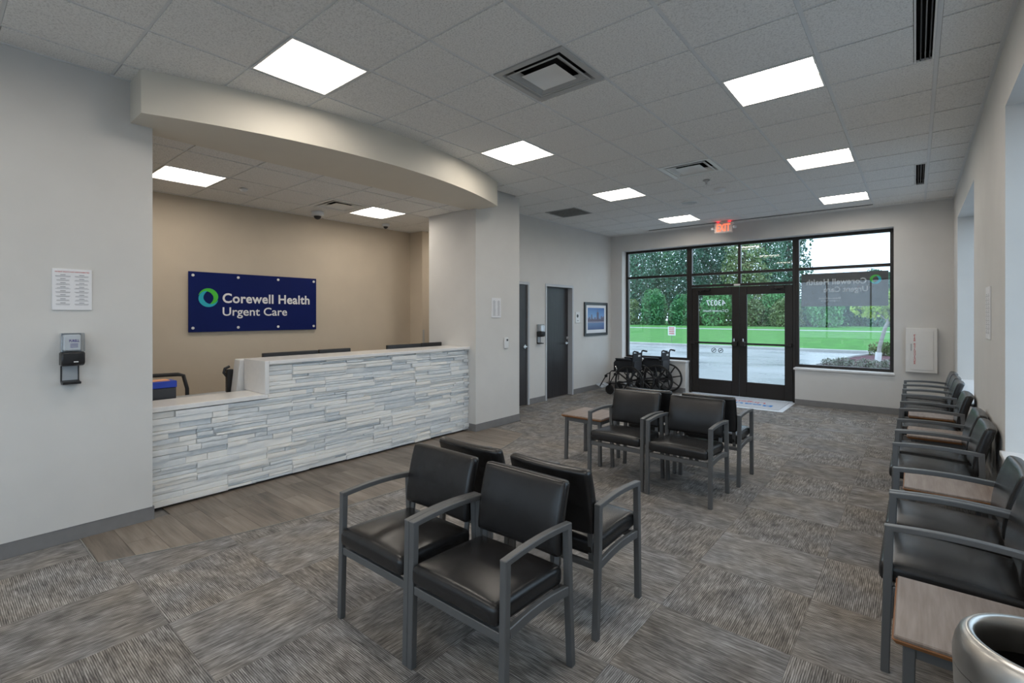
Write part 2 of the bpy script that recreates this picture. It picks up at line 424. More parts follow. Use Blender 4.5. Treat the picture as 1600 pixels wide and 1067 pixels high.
def text_mb(s, origin, right, up, width, height, depth=0.002, bold=0.0, spacing=1.0):
    """lettering laid on a surface: origin is the lower left of the line, cap height = height, fitted to width"""
    cu = bpy.data.curves.new('t', 'FONT'); cu.body = s; cu.size = 1.0; cu.offset = bold; cu.space_character = spacing
    cu.resolution_u = 4; cu.fill_mode = 'FRONT'
    o = bpy.data.objects.new('t', cu); COL.objects.link(o)
    bpy.context.view_layer.update()
    me = o.evaluated_get(bpy.context.evaluated_depsgraph_get()).to_mesh()
    V = [v.co.copy() for v in me.vertices]; F = [tuple(p.vertices) for p in me.polygons]
    o.evaluated_get(bpy.context.evaluated_depsgraph_get()).to_mesh_clear()
    bpy.data.objects.remove(o); bpy.data.curves.remove(cu)
    x0 = min(v.x for v in V); x1 = max(v.x for v in V); cap = 0.69
    right = Vector(right); up = Vector(up); n = right.cross(up); og = Vector(origin)
    sx = width / (x1 - x0); sy = height / cap
    m = MB(); m.add([og + right * ((v.x - x0) * sx) + up * (v.y * sy) + n * depth for v in V], F)
    return m

# ================================================================== ROOM SHELL
T = 0.6096
CEIL = 3.333
GX, GY = -3.550, 2.743            # ceiling grid line col 0 / row 0
XL, XR = -4.43, 0.43              # left wall, window wall
XS, XP = -5.13, -4.47             # side wall with doors, pier face
YF, YB = 10.20, -3.2              # entrance wall, wall behind
XW = -6.72                        # reception back wall
ZR = 3.03                         # reception ceiling / soffit underside
DK = -4.60                        # stone face of the desk

floor = struct(MB().box(-6.9, 0.9, YB - 0.2, 10.62, -0.12, -0.008).build('floor', 'slab'))
FX, FY = -0.435, 0.835
full = MB().box(-T / 2 + 0.0006, T / 2 - 0.0006, -T / 2 + 0.0006, T / 2 - 0.0006, -0.008, 0.0).mesh('carpet_tile', 'carpet')
def arc_x(y): return -9.99 + math.sqrt(max(0.0, 6.49 ** 2 - (y - 3.0) ** 2))
for region in ((-4.43, XR, YB, 10.40), (XS, -4.43, 5.92, YF)):
    for i in range(-9, 3):
        for j in range(-8, 17):
            x0, x1 = FX + i * T, FX + (i + 1) * T; y0, y1 = FY + j * T, FY + (j + 1) * T
            a0, a1 = max(x0, region[0]), min(x1, region[1]); b0, b1 = max(y0, region[2]), min(y1, region[3])
            if a1 - a0 < 0.02 or b1 - b0 < 0.02: continue
            if a1 < -4.0 and b0 > 1.0 and b1 < 5.0: continue            # wholly under the plank flooring
            turn = (i + j) % 2
            cx, cy = (a0 + a1) / 2, (b0 + b1) / 2
            if a1 - a0 > T - 0.01 and b1 - b0 > T - 0.01: me = full
            else:
                w, h = (a1 - a0) / 2 - 0.0006, (b1 - b0) / 2 - 0.0006
                if turn: w, h = h, w
                me = MB().box(-w, w, -h, h, -0.008, 0.0).mesh('carpet_tile', 'carpet')
            place('carpet_tile', me, (cx, cy, 0), floor, (0, 0, PI / 2 if turn else 0))
# plank flooring in front of the desk, bowed edge
y = 0.74; k = 0
while y < 5.27:
    y1 = min(y + 0.185, 5.28)
    xa = XL if y < 1.16 else (DK - 0.04 if y < 4.9 else XP)
    xe0, xe1 = arc_x(y), arc_x(y1)
    cuts = [xa]; c = xa + R.uniform(0.25, 0.9)
    while c < min(xe0, xe1) - 0.15: cuts.append(c); c += 1.22
    for q, a in enumerate(cuts):
        last = q == len(cuts) - 1
        b0, b1 = (xe0, xe1) if last else (cuts[q + 1] - 0.0012,) * 2
        g = 0.0009
        poly = [(a, y + g), (b0, y + g), (b1, y1 - g), (a, y1 - g)]
        cx, cy = (a + max(b0, b1)) / 2, (y + y1) / 2
        me = MB().prism([(p[0] - cx, p[1] - cy) for p in poly], lambda u, v: (u, v, -0.004), lambda u, v: (u, v, 0.004)).mesh('floor_plank', 'vinyl_plank')
        place('floor_plank', me, (cx, cy, 0), floor)
    y = y1; k += 1
# metal edge strip along the bowed edge
pts = [(-4.43, 0.732, 0.003), (arc_x(0.74), 0.732, 0.003)] + [(arc_x(0.74 + (5.28 - 0.74) * i / 30) + 0.004, 0.74 + (5.28 - 0.74) * i / 30, 0.003) for i in range(31)] + [(XP, 5.36, 0.003)]
MB().sweep(pts, 0.006, 0.005).build('edge_strip', 'edge_metal', floor)

# ---- walls
w = MB().box(-4.60, XL, YB, 1.175, 0, CEIL + 0.2); struct(w.build('wall_left', 'wall_paint'))
w = MB().box(-6.9, XW, -0.2, 5.70, 0, CEIL + 0.2).box(-6.9, -6.40, 5.70, 9.3, 0, CEIL + 0.2).box(-6.72, -4.60, -0.2, 0.0, 0, CEIL + 0.2).box(-6.4, -5.38, 9.1, 9.3, 0, CEIL + 0.2)
struct(w.build('wall_reception', 'wall_tan'))
w = MB().box(-5.40, XP, 4.945, 5.92, 0, CEIL + 0.2); struct(w.build('wall_pier', 'wall_paint'))
D3, D4, DH = (6.10, 7.085), (7.585, 8.57), 2.165
w = MB()
w.box(-5.40, XS, 5.92, D3[0], 0, CEIL + 0.2).box(-5.40, XS, D3[1], D4[0], 0, CEIL + 0.2).box(-5.40, XS, D4[1], YF + 0.4, 0, CEIL + 0.2)
w.box(-5.40, XS, D3[0], D3[1], DH, CEIL + 0.2).box(-5.40, XS, D4[0], D4[1], DH, CEIL + 0.2)
struct(w.build('wall_side', 'wall_paint'))
WX0, WX1, WZ0, WZ1 = -4.87, -0.262, 0.62, 2.99
DX0, DX1 = -3.50, -1.605
w = MB()
w.box(XS, WX0, YF, YF + 0.4, 0, CEIL + 0.2).box(WX1, XR + 0.4, YF, YF + 0.4, 0, CEIL + 0.2).box(WX0, WX1, YF, YF + 0.4, WZ1, CEIL + 0.2)
w.box(WX0, DX0, YF, YF + 0.4, 0, WZ0).box(DX1, WX1, YF, YF + 0.4, 0, WZ0)
struct(w.build('wall_far', 'wall_paint'))
RW = [(-2.77, -0.23), (2.02, 4.575), (6.82, 9.36)]; RZ0, RZ1 = 0.68, 2.915
w = MB(); ys = [YB] + [v for p in RW for v in p] + [YF]
for a, b in zip(ys[0::2], ys[1::2]): w.box(XR, XR + 0.42, a, b, 0, CEIL + 0.2)
for a, b in RW: w.box(XR, XR + 0.42, a, b, 0, RZ0).box(XR, XR + 0.42, a, b, RZ1, CEIL + 0.2)
struct(w.build('wall_right', 'wall_paint'))
BWX = (-4.1, 0.1)  # opening for the added daylight window
w = MB().box(-4.6, BWX[0], YB - 0.2, YB, 0, CEIL + 0.2).box(BWX[1], XR + 0.42, YB - 0.2, YB, 0, CEIL + 0.2).box(BWX[0], BWX[1], YB - 0.2, YB, 0, 0.62).box(BWX[0], BWX[1], YB - 0.2, YB, 2.99, CEIL + 0.2)
struct(w.build('wall_back', 'wall_paint'))

# ---- soffit over the desk: bowed fascia
SR, SCX, SCY = 5.45, -9.22, 3.02
def sof_x(y): return SCX + math.sqrt(SR * SR - (y - SCY) ** 2)
poly = [(-4.595, 1.03), (-4.595, 5.02)] + [(sof_x(yy), yy) for yy in [5.02 - (5.02 - 1.03) * i / 40 for i in range(41)]]
sof = MB().prism(poly, lambda u, v: (u, v, ZR - 0.008), lambda u, v: (u, v, CEIL + 0.1)).build('trim_1', 'soffit_paint', smooth=True)
struct(sof, 'bowed painted soffit hanging above the reception desk')

# ---- ceilings
ceil_ = struct(MB().box(-5.4, XR + 0.4, YB - 0.2, 10.6, CEIL + 0.17, CEIL + 0.3).build('ceiling', 'plenum'))
holes = set()
LIGHTS = [(0, -2), (0, 2), (0, 6), (0, 10), (4, -2), (4, 2), (4, 6), (4, 10), (0, -6), (4, -6), (2, -8)]
DIFFS = [(2, 0), (2, 5)]
GRILLE = (-2, 7)
for c in LIGHTS + DIFFS + [GRILLE]: holes.add(c)
ct = MB().box(-T / 2 + 0.013, T / 2 - 0.013, -T / 2 + 0.0105, T / 2 - 0.0105, 0.0, 0.016).mesh('ceiling_tile', 'ceiling_tile')
for i in range(-3, 7):
    for j in range(-10, 13):
        if (i, j) in holes: continue
        x0, x1 = GX + i * T, GX + (i + 1) * T; y0, y1 = GY + j * T, GY + (j + 1) * T
        xl = XS if y0 >= 5.5 else XL
        a0, a1, b0, b1 = max(x0, xl), min(x1, XR), max(y0, YB), min(y1, YF)
        if a1 - a0 < 0.03 or b1 - b0 < 0.03: continue
        # gap for the linear diffusers beside column line 6
        if i == 5 and (j <= 2 or 8 <= j <= 9): a1 = 0.002
        if j == 11 and 4 > i >= -1 or j == 11 and i == 4: b1 = 9.884
        if a1 - a0 > T - 0.01 and b1 - b0 > T - 0.01: me = ct
        else:
            hw, hh = (a1 - a0) / 2 - 0.013, (b1 - b0) / 2 - 0.013
            me = MB().box(-hw, hw, -hh, hh, 0.0, 0.016).mesh('ceiling_tile', 'ceiling_tile')
        place('ceiling_tile', me, ((a0 + a1) / 2, (b0 + b1) / 2, CEIL), ceil_)
        if j == 11 and -1 <= i <= 4:
            me = MB().box(-(a1 - a0) / 2 + 0.004, (a1 - a0) / 2 - 0.004, 0.0, 0.07, 0.0, 0.016).mesh('ceiling_tile', 'ceiling_tile')
            place('ceiling_tile', me, ((a0 + a1) / 2, 9.978, CEIL), ceil_)
for i in range(-2, 7):
    x = GX + i * T; y0 = 5.93 if x < XL + 0.03 else YB
    MB().box(x - 0.012, x + 0.012, y0, YF, CEIL + 0.005, CEIL + 0.018).build('grid_bar', 'grid_white', ceil_)
for j in range(-9, 13):
    y = GY + j * T; x0 = XS if y > 5.92 else XL
    spans = [(x0, -0.009), (0.108, XR)] if 1.5 < y < 4.5 or abs(y - (GY + 9 * T)) < 0.05 else [(x0, XR)]
    for p, q in spans: MB().box(p, q, y - 0.0095, y + 0.0095, CEIL + 0.0055, CEIL + 0.018).build('grid_bar', 'grid_white', ceil_)
m = MB()
m.box(XR - 0.022, XR, YB, YF, CEIL - 0.005, CEIL + 0.012).box(XS, XR - 0.022, YF - 0.022, YF, CEIL - 0.005, CEIL + 0.012)
m.box(XS, XS + 0.022, 5.92, YF - 0.022, CEIL - 0.005, CEIL + 0.012).box(XL, XL + 0.022, YB, 1.03, CEIL - 0.005, CEIL + 0.012)
m.build('wall_angle', 'grid_white', ceil_)

rc = struct(MB().box(-6.9, -4.58, -0.2, 5.0, ZR + 0.17, ZR + 0.25).box(-6.9, -5.38, 5.0, 9.3, ZR + 0.17, ZR + 0.25).build('ceiling_reception', 'plenum'))
RGX, RGY = -4.83, 2.14
RL = [(-2, -1), (-2, 3), (-2, 7)]; RD = (-2, 2)
for i in range(-4, 1):
    for j in range(-4, 12):
        if (i, j) in RL or (i, j) == RD: continue
        x0, x1 = RGX + i * T, RGX + (i + 1) * T; y0, y1 = RGY + j * T, RGY + (j + 1) * T
        rects = [(x0, x1, y0, y1)]
        if x1 > -5.40 and y1 > 4.945:                       # stops against the pier
            rects = [(x0, x1, y0, 4.945)] if x0 > -5.40 else [(x0, x1, y0, 4.945), (x0, -5.40, max(4.945, y0), y1)]
        for p0, p1, q0, q1 in rects:
            a0, a1, b0, b1 = max(p0, XW if p0 < -6.4 and q0 < 5.65 else -6.72 if q0 < 5.65 else -6.4), min(p1, -4.60), max(q0, 0.0), min(q1, 9.1)
            if a1 - a0 < 0.03 or b1 - b0 < 0.03: continue
            hw, hh = (a1 - a0) / 2 - 0.013, (b1 - b0) / 2 - 0.013
            me = ct if abs(hw - T / 2) < 0.02 and abs(hh - T / 2) < 0.02 else MB().box(-hw, hw, -hh, hh, 0, 0.016).mesh('ceiling_tile', 'ceiling_tile')
            place('ceiling_tile', me, ((a0 + a1) / 2, (b0 + b1) / 2, ZR), rc)
for i in range(-3, 1):
    x = RGX + i * T; MB().box(x - 0.011, x + 0.011, 0.0, 4.94 if x > -5.4 else (5.69 if x < -6.4 else 9.1), ZR + 0.005, ZR + 0.018).build('grid_bar', 'grid_white', rc)
for j in range(-3, 12):
    y = RGY + j * T; MB().box(XW if y < 5.7 else -6.4, -4.60 if y < 4.94 else -5.4, y - 0.010, y + 0.010, ZR + 0.0055, ZR + 0.018).build('grid_bar', 'grid_white', rc)

# ---- baseboards
def base(name, segs):
    m = MB()
    for s in segs: m.box(*s, 0.0, 0.102)
    return struct(m.build(name, 'baseboard_grey', bevel=0.002))
base('baseboard_left', [(XL, XL + 0.010, YB, 1.185), (-4.60, XL + 0.010, 1.175, 1.185)])
base('baseboard_pier', [(XP, XP + 0.010, 4.935, 5.93), (-4.61, XP + 0.010, 4.935, 4.945), (XS, XP + 0.010, 5.92, 5.93)])
base('baseboard_side', [(XS, XS + 0.010, 5.93, D3[0]), (XS, XS + 0.010, D3[1], D4[0]), (XS, XS + 0.010, D4[1], YF)])
base('baseboard_far', [(XS + 0.01, WX0, YF - 0.010, YF), (WX0, DX0, YF - 0.010, YF), (DX1, XR, YF - 0.010, YF)])
base('baseboard_right', [(XR - 0.010, XR, YB, YF - 0.01)])

# ================================================================== STOREFRONT
Y0, Y1 = 10.40, 10.48
YG = 10.44
MX = [WX0, -3.49, -2.555, -1.625, WX1]
TZ = 2.405
def storefront(name, x0, x1, zs, cols, label):
    o = thing(name, label, 'window', (x0, Y0, zs[0])); del o['category']; o['kind'] = 'structure'
    m = MB(); fw = 0.05
    m.box(x0, x0 + fw, Y0, Y1, zs[0], zs[-1]).box(x1 - fw, x1, Y0, Y1, zs[0], zs[-1])
    for k, z in enumerate(zs):
        z0 = z if k == 0 else (z - fw if k == len(zs) - 1 else z - fw / 2); m.box(x0 + fw, x1 - fw, Y0 + 0.001, Y1 - 0.001, z0, z0 + fw)
    for c in cols: m.box(c - fw / 2, c + fw / 2, Y0 + 0.002, Y1 - 0.002, zs[0] + fw, zs[-1] - fw)
    m.build('window_frame', 'bronze', o, bevel=0.003)
    xs = [x0] + list(cols) + [x1]
    for a, b in zip(xs, xs[1:]):
        for c, d in zip(zs, zs[1:]):
            MB().box(a + 0.026, b - 0.026, YG - 0.003, YG + 0.003, c + 0.026, d - 0.026).build('pane', 'window_glass', o)
    return o
storefront('window_1', WX0 + 0.002, MX[1], [WZ0 + 0.03, TZ, WZ1], [], 'two-pane bronze storefront window behind the wheelchairs')
storefront('window_2', MX[1], MX[3], [2.145, TZ, WZ1], [MX[2]], 'bronze transom window of four panes above the entrance doors')
storefront('window_3', MX[3], WX1 - 0.002, [WZ0 + 0.03, TZ, WZ1], [], 'two-pane bronze storefront window with the dark sign panel')
jb = MB().box(MX[1] - 0.0, MX[1] + 0.045, Y0, Y1, 0, 2.145).box(MX[3] - 0.045, MX[3], Y0, Y1, 0, 2.145)
struct(jb.build('trim_2', 'bronze', bevel=0.003), 'bronze door jambs of the entrance')
m = MB()
for a, b in ((WX0, DX0 + 0.02), (DX1 - 0.02, WX1 + 0.015)): m.box(a, b, YF - 0.03, Y0, WZ0, WZ0 + 0.032)
struct(m.build('trim_3', 'sill_white', bevel=0.004), 'white stools under the entrance windows')

def entry_door(name, x0, x1, hinge_left, label):
    o = thing(name, label, 'door', ((x0 + x1) / 2, Y0 + 0.04, 0)); del o['category']; o['kind'] = 'structure'
    z0, z1 = 0.012, 2.135; st = 0.128
    m = MB().box(x0, x0 + st, Y0 + 0.015, Y1 - 0.015, z0, z1).box(x1 - st, x1, Y0 + 0.015, Y1 - 0.015, z0, z1)
    m.box(x0 + st, x1 - st, Y0 + 0.016, Y1 - 0.016, z0, 0.30).box(x0 + st, x1 - st, Y0 + 0.016, Y1 - 0.016, 1.98, z1)
    m.build('door_frame', 'bronze', o, bevel=0.004)
    MB().box(x0 + st - 0.005, x1 - st + 0.005, YG - 0.003, YG + 0.003, 0.295, 1.985).build('pane', 'window_glass', o)
    b = MB().box(x0 + 0.02, x1 - 0.02, Y0 - 0.055, Y0 - 0.02, 1.015, 1.05)
    ex = x0 if hinge_left else x1 - 0.07
    b.box(ex + 0.01, ex + 0.06, Y0 - 0.06, Y0 + 0.015, 1.005, 1.06)
    pb = b.build('panic_bar', 'bronze', o, bevel=0.004)
    lx = x1 - 0.065 if hinge_left else x0 + 0.065
    MB().box(lx - 0.045, lx + 0.045, Y0 - 0.075, Y0 + 0.015, 0.985, 1.075).build('latch_case', 'bronze', pb, bevel=0.006)
    cx = lx + (-0.01 if hinge_left else 0.01)
    MB().tube([(cx, Y0 - 0.04, 1.05), (cx, Y0 - 0.04, 1.13)], 0.014, 10).build('lock_cylinder', 'chrome', o, smooth=True)
    hx = x0 + 0.13 if hinge_left else x1 - 0.13; dx = 1 if hinge_left else -1
    c = MB().box(hx, hx + dx * 0.23, Y0 - 0.05, Y0 + 0.015, 2.07, 2.125)
    c.sweep([(hx + dx * 0.06, Y0 - 0.06, 2.06), (hx + dx * 0.10, Y0 - 0.16, 2.06), (hx + dx * 0.16, Y0 - 0.02, 2.10)], 0.02, 0.012)
    c.build('door_closer', 'bronze', o, bevel=0.003)
    return o
XM = (MX[1] + MX[3]) / 2
dl = entry_door('door_1', MX[1] + 0.047, XM - 0.003, True, 'bronze glass entrance door leaf with the 43037 decal')
dr = entry_door('door_2', XM + 0.003, MX[3] - 0.047, False, 'bronze glass entrance door leaf without any decal')
RX = (-1, 0, 0); UP = (0, 0, 1)
text_mb('43037', (-2.81, YG + 0.004, 1.775), RX, UP, 0.365, 0.108, 0.0, 0.012).build('number_decal', 'decal_white', dl)
text_mb('Corewell Health', (-2.835, YG + 0.004, 1.648), RX, UP, 0.40, 0.045, 0.0, 0.004).build('name_decal', 'decal_white', dl)
MB().ring((-2.79, YG + 0.005, 1.668), (0, 1, 0), 0.026, 0.005, 20, 6).build('logo_decal', 'decal_white', dl)
for ix in (-3.026, -2.899):
    m = MB().ring((ix, YG - 0.006, 0.882), (0, 1, 0), 0.042, 0.006, 24, 6)
    m.sweep([(ix - 0.03, YG - 0.006, 0.852), (ix + 0.03, YG - 0.006, 0.912)], 0.004, 0.009, (1, 0, -1))
    m.box(ix - 0.022, ix + 0.022, YG - 0.007, YG - 0.004, 0.878, 0.890)
    m.build('prohibition_decal', 'black_plastic', dl)
MB().box(XM - 0.09, XM + 0.02, Y0 - 0.012, Y0, 2.15, 2.185).build('door_contact', 'sill_white', dl, bevel=0.003)

# window sign panel stuck on the outside of the glass, seen from behind
sgn = thing('window_sign', 'dark see-through sign panel on the window pane, lettering reversed', 'sign', (-0.94, YG + 0.012, 1.73))
MB().box(-1.545, -0.335, YG + 0.010, YG + 0.013, 1.735, 2.315).build('panel', 'banner_dark', sgn)
yb = YG + 0.008
text_mb('Corewell Health', (-0.618, yb, 2.118), RX, UP, 0.85, 0.092, 0.0, 0.03, 1.05).build('lettering', 'decal_white', sgn)
text_mb('Urgent Care', (-0.60, yb, 1.985), RX, UP, 0.615, 0.088, 0.0, 0.02).build('lettering', 'decal_white', sgn)
text_mb('Beaumont', (-0.972, yb, 1.862), RX, UP, 0.315, 0.036, 0.0).build('lettering', 'decal_white', sgn)
text_mb('Urgent Care', (-0.99, yb, 1.822), RX, UP, 0.26, 0.022, 0.0).build('lettering', 'decal_white', sgn)
def swoosh(a0, a1, c, right, up, r, n=36):
    """comma-shaped half of the ring logo: a thin outer tail growing into a blunt inner head"""
    right = Vector(right); up = Vector(up); c = Vector(c); m = MB(); out = []; inn = []
    for i in range(n + 1):
        t = i / n; a = math.radians(a0 + (a1 - a0) * t)
        k = max(0.0, (t - 0.62) / 0.38)
        ro = r * (1 - 0.27 * k ** 1.3)
        th = r * (0.03 + 0.49 * math.sin(PI / 2 * min(1, t / 0.62)) ** 1.1)
        ri = max(r - th, 0.50 * r) + r * 0.16 * k ** 3
        dirv = right * math.cos(a) + up * math.sin(a)
        out.append(c + dirv * ro); inn.append(c + dirv * min(ri, ro - 0.0005))
    m.add(out + inn, [(i, i + 1, n + 2 + i, n + 1 + i) for i in range(n)])
    return m
swoosh(165, -75, (-0.50, yb, 2.178), RX, UP, 0.077).build('logo_swoosh', 'logo_green', sgn)
swoosh(345, 105, (-0.50, yb - 0.001, 2.178), RX, UP, 0.077).build('logo_swoosh', 'logo_teal', sgn)

# ---- windows in the right wall (deep reveals)
for n, (a, b) in enumerate(RW):
    o = thing('window_%d' % (n + 4), 'bronze framed window in a deep white reveal of the window wall', 'window', (XR + 0.34, (a + b) / 2, RZ0)); del o['category']; o['kind'] = 'structure'
    m = MB().frame_yz(a, b, RZ0, RZ1, 0.05, XR + 0.30, XR + 0.38).box(XR + 0.301, XR + 0.379, (a + b) / 2 - 0.025, (a + b) / 2 + 0.025, RZ0 + 0.05, RZ1 - 0.05)
    m.build('window_frame', 'bronze', o)
    for p, q in ((a + 0.03, (a + b) / 2 - 0.01), ((a + b) / 2 + 0.01, b - 0.03)):
        MB().box(XR + 0.337, XR + 0.343, p, q, RZ0 + 0.03, RZ1 - 0.03).build('pane', 'window_glass', o)
    MB().box(XR - 0.025, XR + 0.30, a - 0.012, b + 0.012, RZ0 - 0.001, RZ0 + 0.028).build('window_sill', 'sill_white', o, bevel=0.004)

o = thing('window_7', 'unseen wide bronze storefront window added for daylight in the wall opposite the entrance', 'window', (-2.0, YB - 0.1, 0.62)); del o['category']; o['kind'] = 'structure'  # unseen window, added to let more daylight into the room
m = MB().frame(BWX[0], BWX[1], 0.62, 2.99, 0.05, YB - 0.14, YB - 0.06)
for c in (-2.7, -1.3): m.box(c - 0.025, c + 0.025, YB - 0.139, YB - 0.061, 0.67, 2.94)
m.build('window_frame', 'bronze', o)
for a, b in ((-4.07, -2.71), (-2.69, -1.31), (-1.29, 0.07)): MB().box(a, b, YB - 0.103, YB - 0.097, 0.65, 2.96).build('pane', 'window_glass', o)
# ---- side doors
def side_door(name, y0, y1, hy, label, rec=0.09):
    o = thing(name, label, 'door', (XS - 0.1, (y0 + y1) / 2, 0)); del o['category']; o['kind'] = 'structure'
    m = MB().box(-5.40, XS + 0.012, y0, y0 + 0.045, 0, DH).box(-5.40, XS + 0.012, y1 - 0.045, y1, 0, DH).box(-5.40, XS + 0.012, y0 + 0.045, y1 - 0.045, DH - 0.05, DH)
    m.build('door_frame', 'door_frame', o, bevel=0.003)
    MB().box(XS - rec - 0.045, XS - rec, y0 + 0.048, y1 - 0.048, 0.010, DH - 0.053).build('door_leaf', 'door_veneer', o, bevel=0.002)
    x = XS - rec
    h = MB().disc((x, hy, 1.03), (1, 0, 0), 0.034, 0.014, 18)
    h.tube([(x + 0.01, hy, 1.03), (x + 0.055, hy, 1.03), (x + 0.060, hy - 0.03, 1.03), (x + 0.060, hy - 0.125, 1.03)], [0.011, 0.011, 0.012, 0.009], 10)
    h.build('lever_handle', 'chrome', o, smooth=True)
    return o
side_door('door_3', D3[0], D3[1], D3[1] - 0.12, 'dark wood door beside the pier in the side wall', 0.015)
d4 = side_door('door_4', D4[0], D4[1], D4[1] - 0.12, 'dark wood door in the side wall with a round deadbolt')
MB().disc((XS - 0.09, D4[1] - 0.115, 1.13), (1, 0, 0), 0.028, 0.02, 16).build('deadbolt', 'chrome', d4, smooth=True)

# ================================================================== RECEPTION DESK
desk = thing('reception_desk', 'white ledger stone reception desk with raised counter section', 'desk', (DK, 3.0, 0))
m = MB().box(-4.98, DK - 0.035, 1.18, 2.165, 0.03, 0.79).box(-4.98, DK - 0.035, 2.165, 4.94, 0.03, 1.11)
m.build('body', 'desk_body', desk)
MB().box(-4.97, DK - 0.045, 1.18, 4.94, 0.0, 0.03).build('plinth', 'dark_void', desk)
stones = []
def top_at(y): return 0.795 if y < 2.16 else 1.112
py = 0.025; prow = 0
while py < 1.10:
    ph = 0.1530
    yy = 1.185 - (0.25 if prow % 2 else 0.0)
    while yy < 4.93:
        ye = yy + T
        nst = R.choice([3, 4, 4, 5, 5]); hs = [R.uniform(0.6, 1.4) for _ in range(nst)]; sm = sum(hs)
        z = py
        for hgt in hs:
            h = ph * hgt / sm
            npc = R.choice([1, 2, 2, 3]); cs = sorted([0, 1] + [R.uniform(0.2, 0.8) for _ in range(npc - 1)])
            for c0, c1 in zip(cs, cs[1:]):
                a, b = max(yy + c0 * T, 1.185), min(yy + c1 * T, 4.938)
                if b - a < 0.02: continue
                spans = [(a, b)]
                if a < 2.165 < b and z + h > 0.795: spans = [(a, 2.165), (2.165, b)]
                for a_, b_ in spans:
                    if b_ - a_ < 0.015: continue
                    zt = min(z + h, top_at((a_ + b_) / 2))
                    if zt - z < 0.008: continue
                    stones.append((a_, b_, z, zt))
            z += h
        yy = ye
    py += ph; prow += 1
stones.sort(key=lambda s: -(s[1] - s[0]) * (s[3] - s[2]))
def stone(mb, a, b, z0, z1, c):
    d = R.uniform(-0.022, 0.018); x1 = DK + d; x0 = DK - 0.05; g = 0.0017
    n = 4; vs = []; fs = []
    ys_ = [a + g + (b - a - 2 * g) * i / n for i in range(n + 1)]
    rows = [z0 + g, z0 + (z1 - z0) * R.uniform(0.35, 0.65), z1 - g]
    tilt = R.uniform(-0.006, 0.006)
    for q, z in enumerate(rows):
        for i, y in enumerate(ys_):
            jx = R.uniform(-0.002, 0.0015) + (0.0012 if q == 1 else -0.001) + tilt * (i / n - 0.5)
            jz = R.uniform(-0.0008, 0.0008) if q != 1 else R.uniform(-0.003, 0.003)
            vs.append((x1 + jx - c[0], y - c[1], z + jz - c[2]))
    N = n + 1
    for q in range(2):
        for i in range(n): fs.append((q * N + i, q * N + i + 1, (q + 1) * N + i + 1, (q + 1) * N + i))
    k = len(vs)
    vs += [(x0 - c[0], ys_[0] - c[1], rows[0] - c[2]), (x0 - c[0], ys_[-1] - c[1], rows[0] - c[2]), (x0 - c[0], ys_[-1] - c[1], rows[2] - c[2]), (x0 - c[0], ys_[0] - c[1], rows[2] - c[2])]
    fs.append((k, k + 1) + tuple(range(n, -1, -1))); fs.append((k + 2, k + 3) + tuple(2 * N + i for i in range(N)))
    fs.append((k, 0, N, 2 * N, k + 3)); fs.append((k + 1, k + 2, 2 * N + n, N + n, n))
    mb.add(vs, fs)
for s in stones[:300]:
    c = (DK - 0.02, (s[0] + s[1]) / 2, (s[2] + s[3]) / 2)
    mb = MB(); stone(mb, *s, c); place('ledger_stone', mb.mesh('ledger_stone', 'ledger_stone'), c, desk)
if stones[300:]:
    mb = MB()
    for s in stones[300:]: stone(mb, *s, (0, 0, 0))
    o = mb.build('small_ledger_stones', 'ledger_stone', desk); o['kind'] = 'stuff'
ctop = thing('countertop', 'white solid-surface counter stepping up from low to high over the stone desk', 'countertop', (-4.8, 3.0, 0.79))
MB().box(-4.985, DK + 0.025, 1.178, 2.150, 0.797, 0.836).build('low_counter', 'counter_white', ctop, bevel=0.003)
MB().box(-5.035, DK + 0.025, 2.120, 2.160, 0.837, 1.148).build('riser_panel', 'counter_white', ctop, bevel=0.003)
MB().box(-5.035, DK + 0.025, 2.161, 4.943, 1.114, 1.148).build('high_counter', 'counter_white', ctop, bevel=0.003)
wk = thing('work_surface', 'grey staff work surface behind the stone desk', 'desk', (-5.35, 3.0, 0))
MB().box(-5.72, -5.04, 1.20, 4.93, 0.715, 0.745).build('worktop', 'grey_plastic', wk)
for yy in (1.25, 3.05, 4.86): MB().box(-5.68, -5.06, yy - 0.015, yy + 0.015, -0.008, 0.715).build('panel_leg', 'grey_plastic', wk)

def monitor(x, y0, y1, ztop, label):
    o = thing('computer_monitor', label, 'monitor', (x, (y0 + y1) / 2, 0.745), 'monitors behind the desk')
    MB().box(x - 0.03, x + 0.012, y0, y1, ztop - 0.36, ztop).build('screen_back', 'black_plastic', o, bevel=0.006)
    MB().box(x - 0.033, x - 0.0305, y0 + 0.01, y1 - 0.01, ztop - 0.345, ztop - 0.015).build('screen', 'dark_plastic', o)
    yc = (y0 + y1) / 2
    MB().box(x - 0.02, x + 0.01, yc - 0.03, yc + 0.03, 0.76, ztop - 0.3).box(x - 0.11, x + 0.03, yc - 0.12, yc + 0.12, 0.746, 0.76).build('stand', 'black_plastic', o, bevel=0.003)
k_ = 0.962
for n, (a, b, z) in enumerate([(2.43, 3.085, 1.183), (3.10, 3.53, 1.186), (4.10, 4.70, 1.193), (4.715, 5.10, 1.197)]):
    monitor(-5.10, a * k_, b * k_, z, ['wide black monitor nearest the counter riser, peeking over the high counter', 'black monitor peeking over the counter below the sign end',
            'black monitor peeking over the counter before the one at the pier', 'black monitor at the pier end of the high counter'][n])
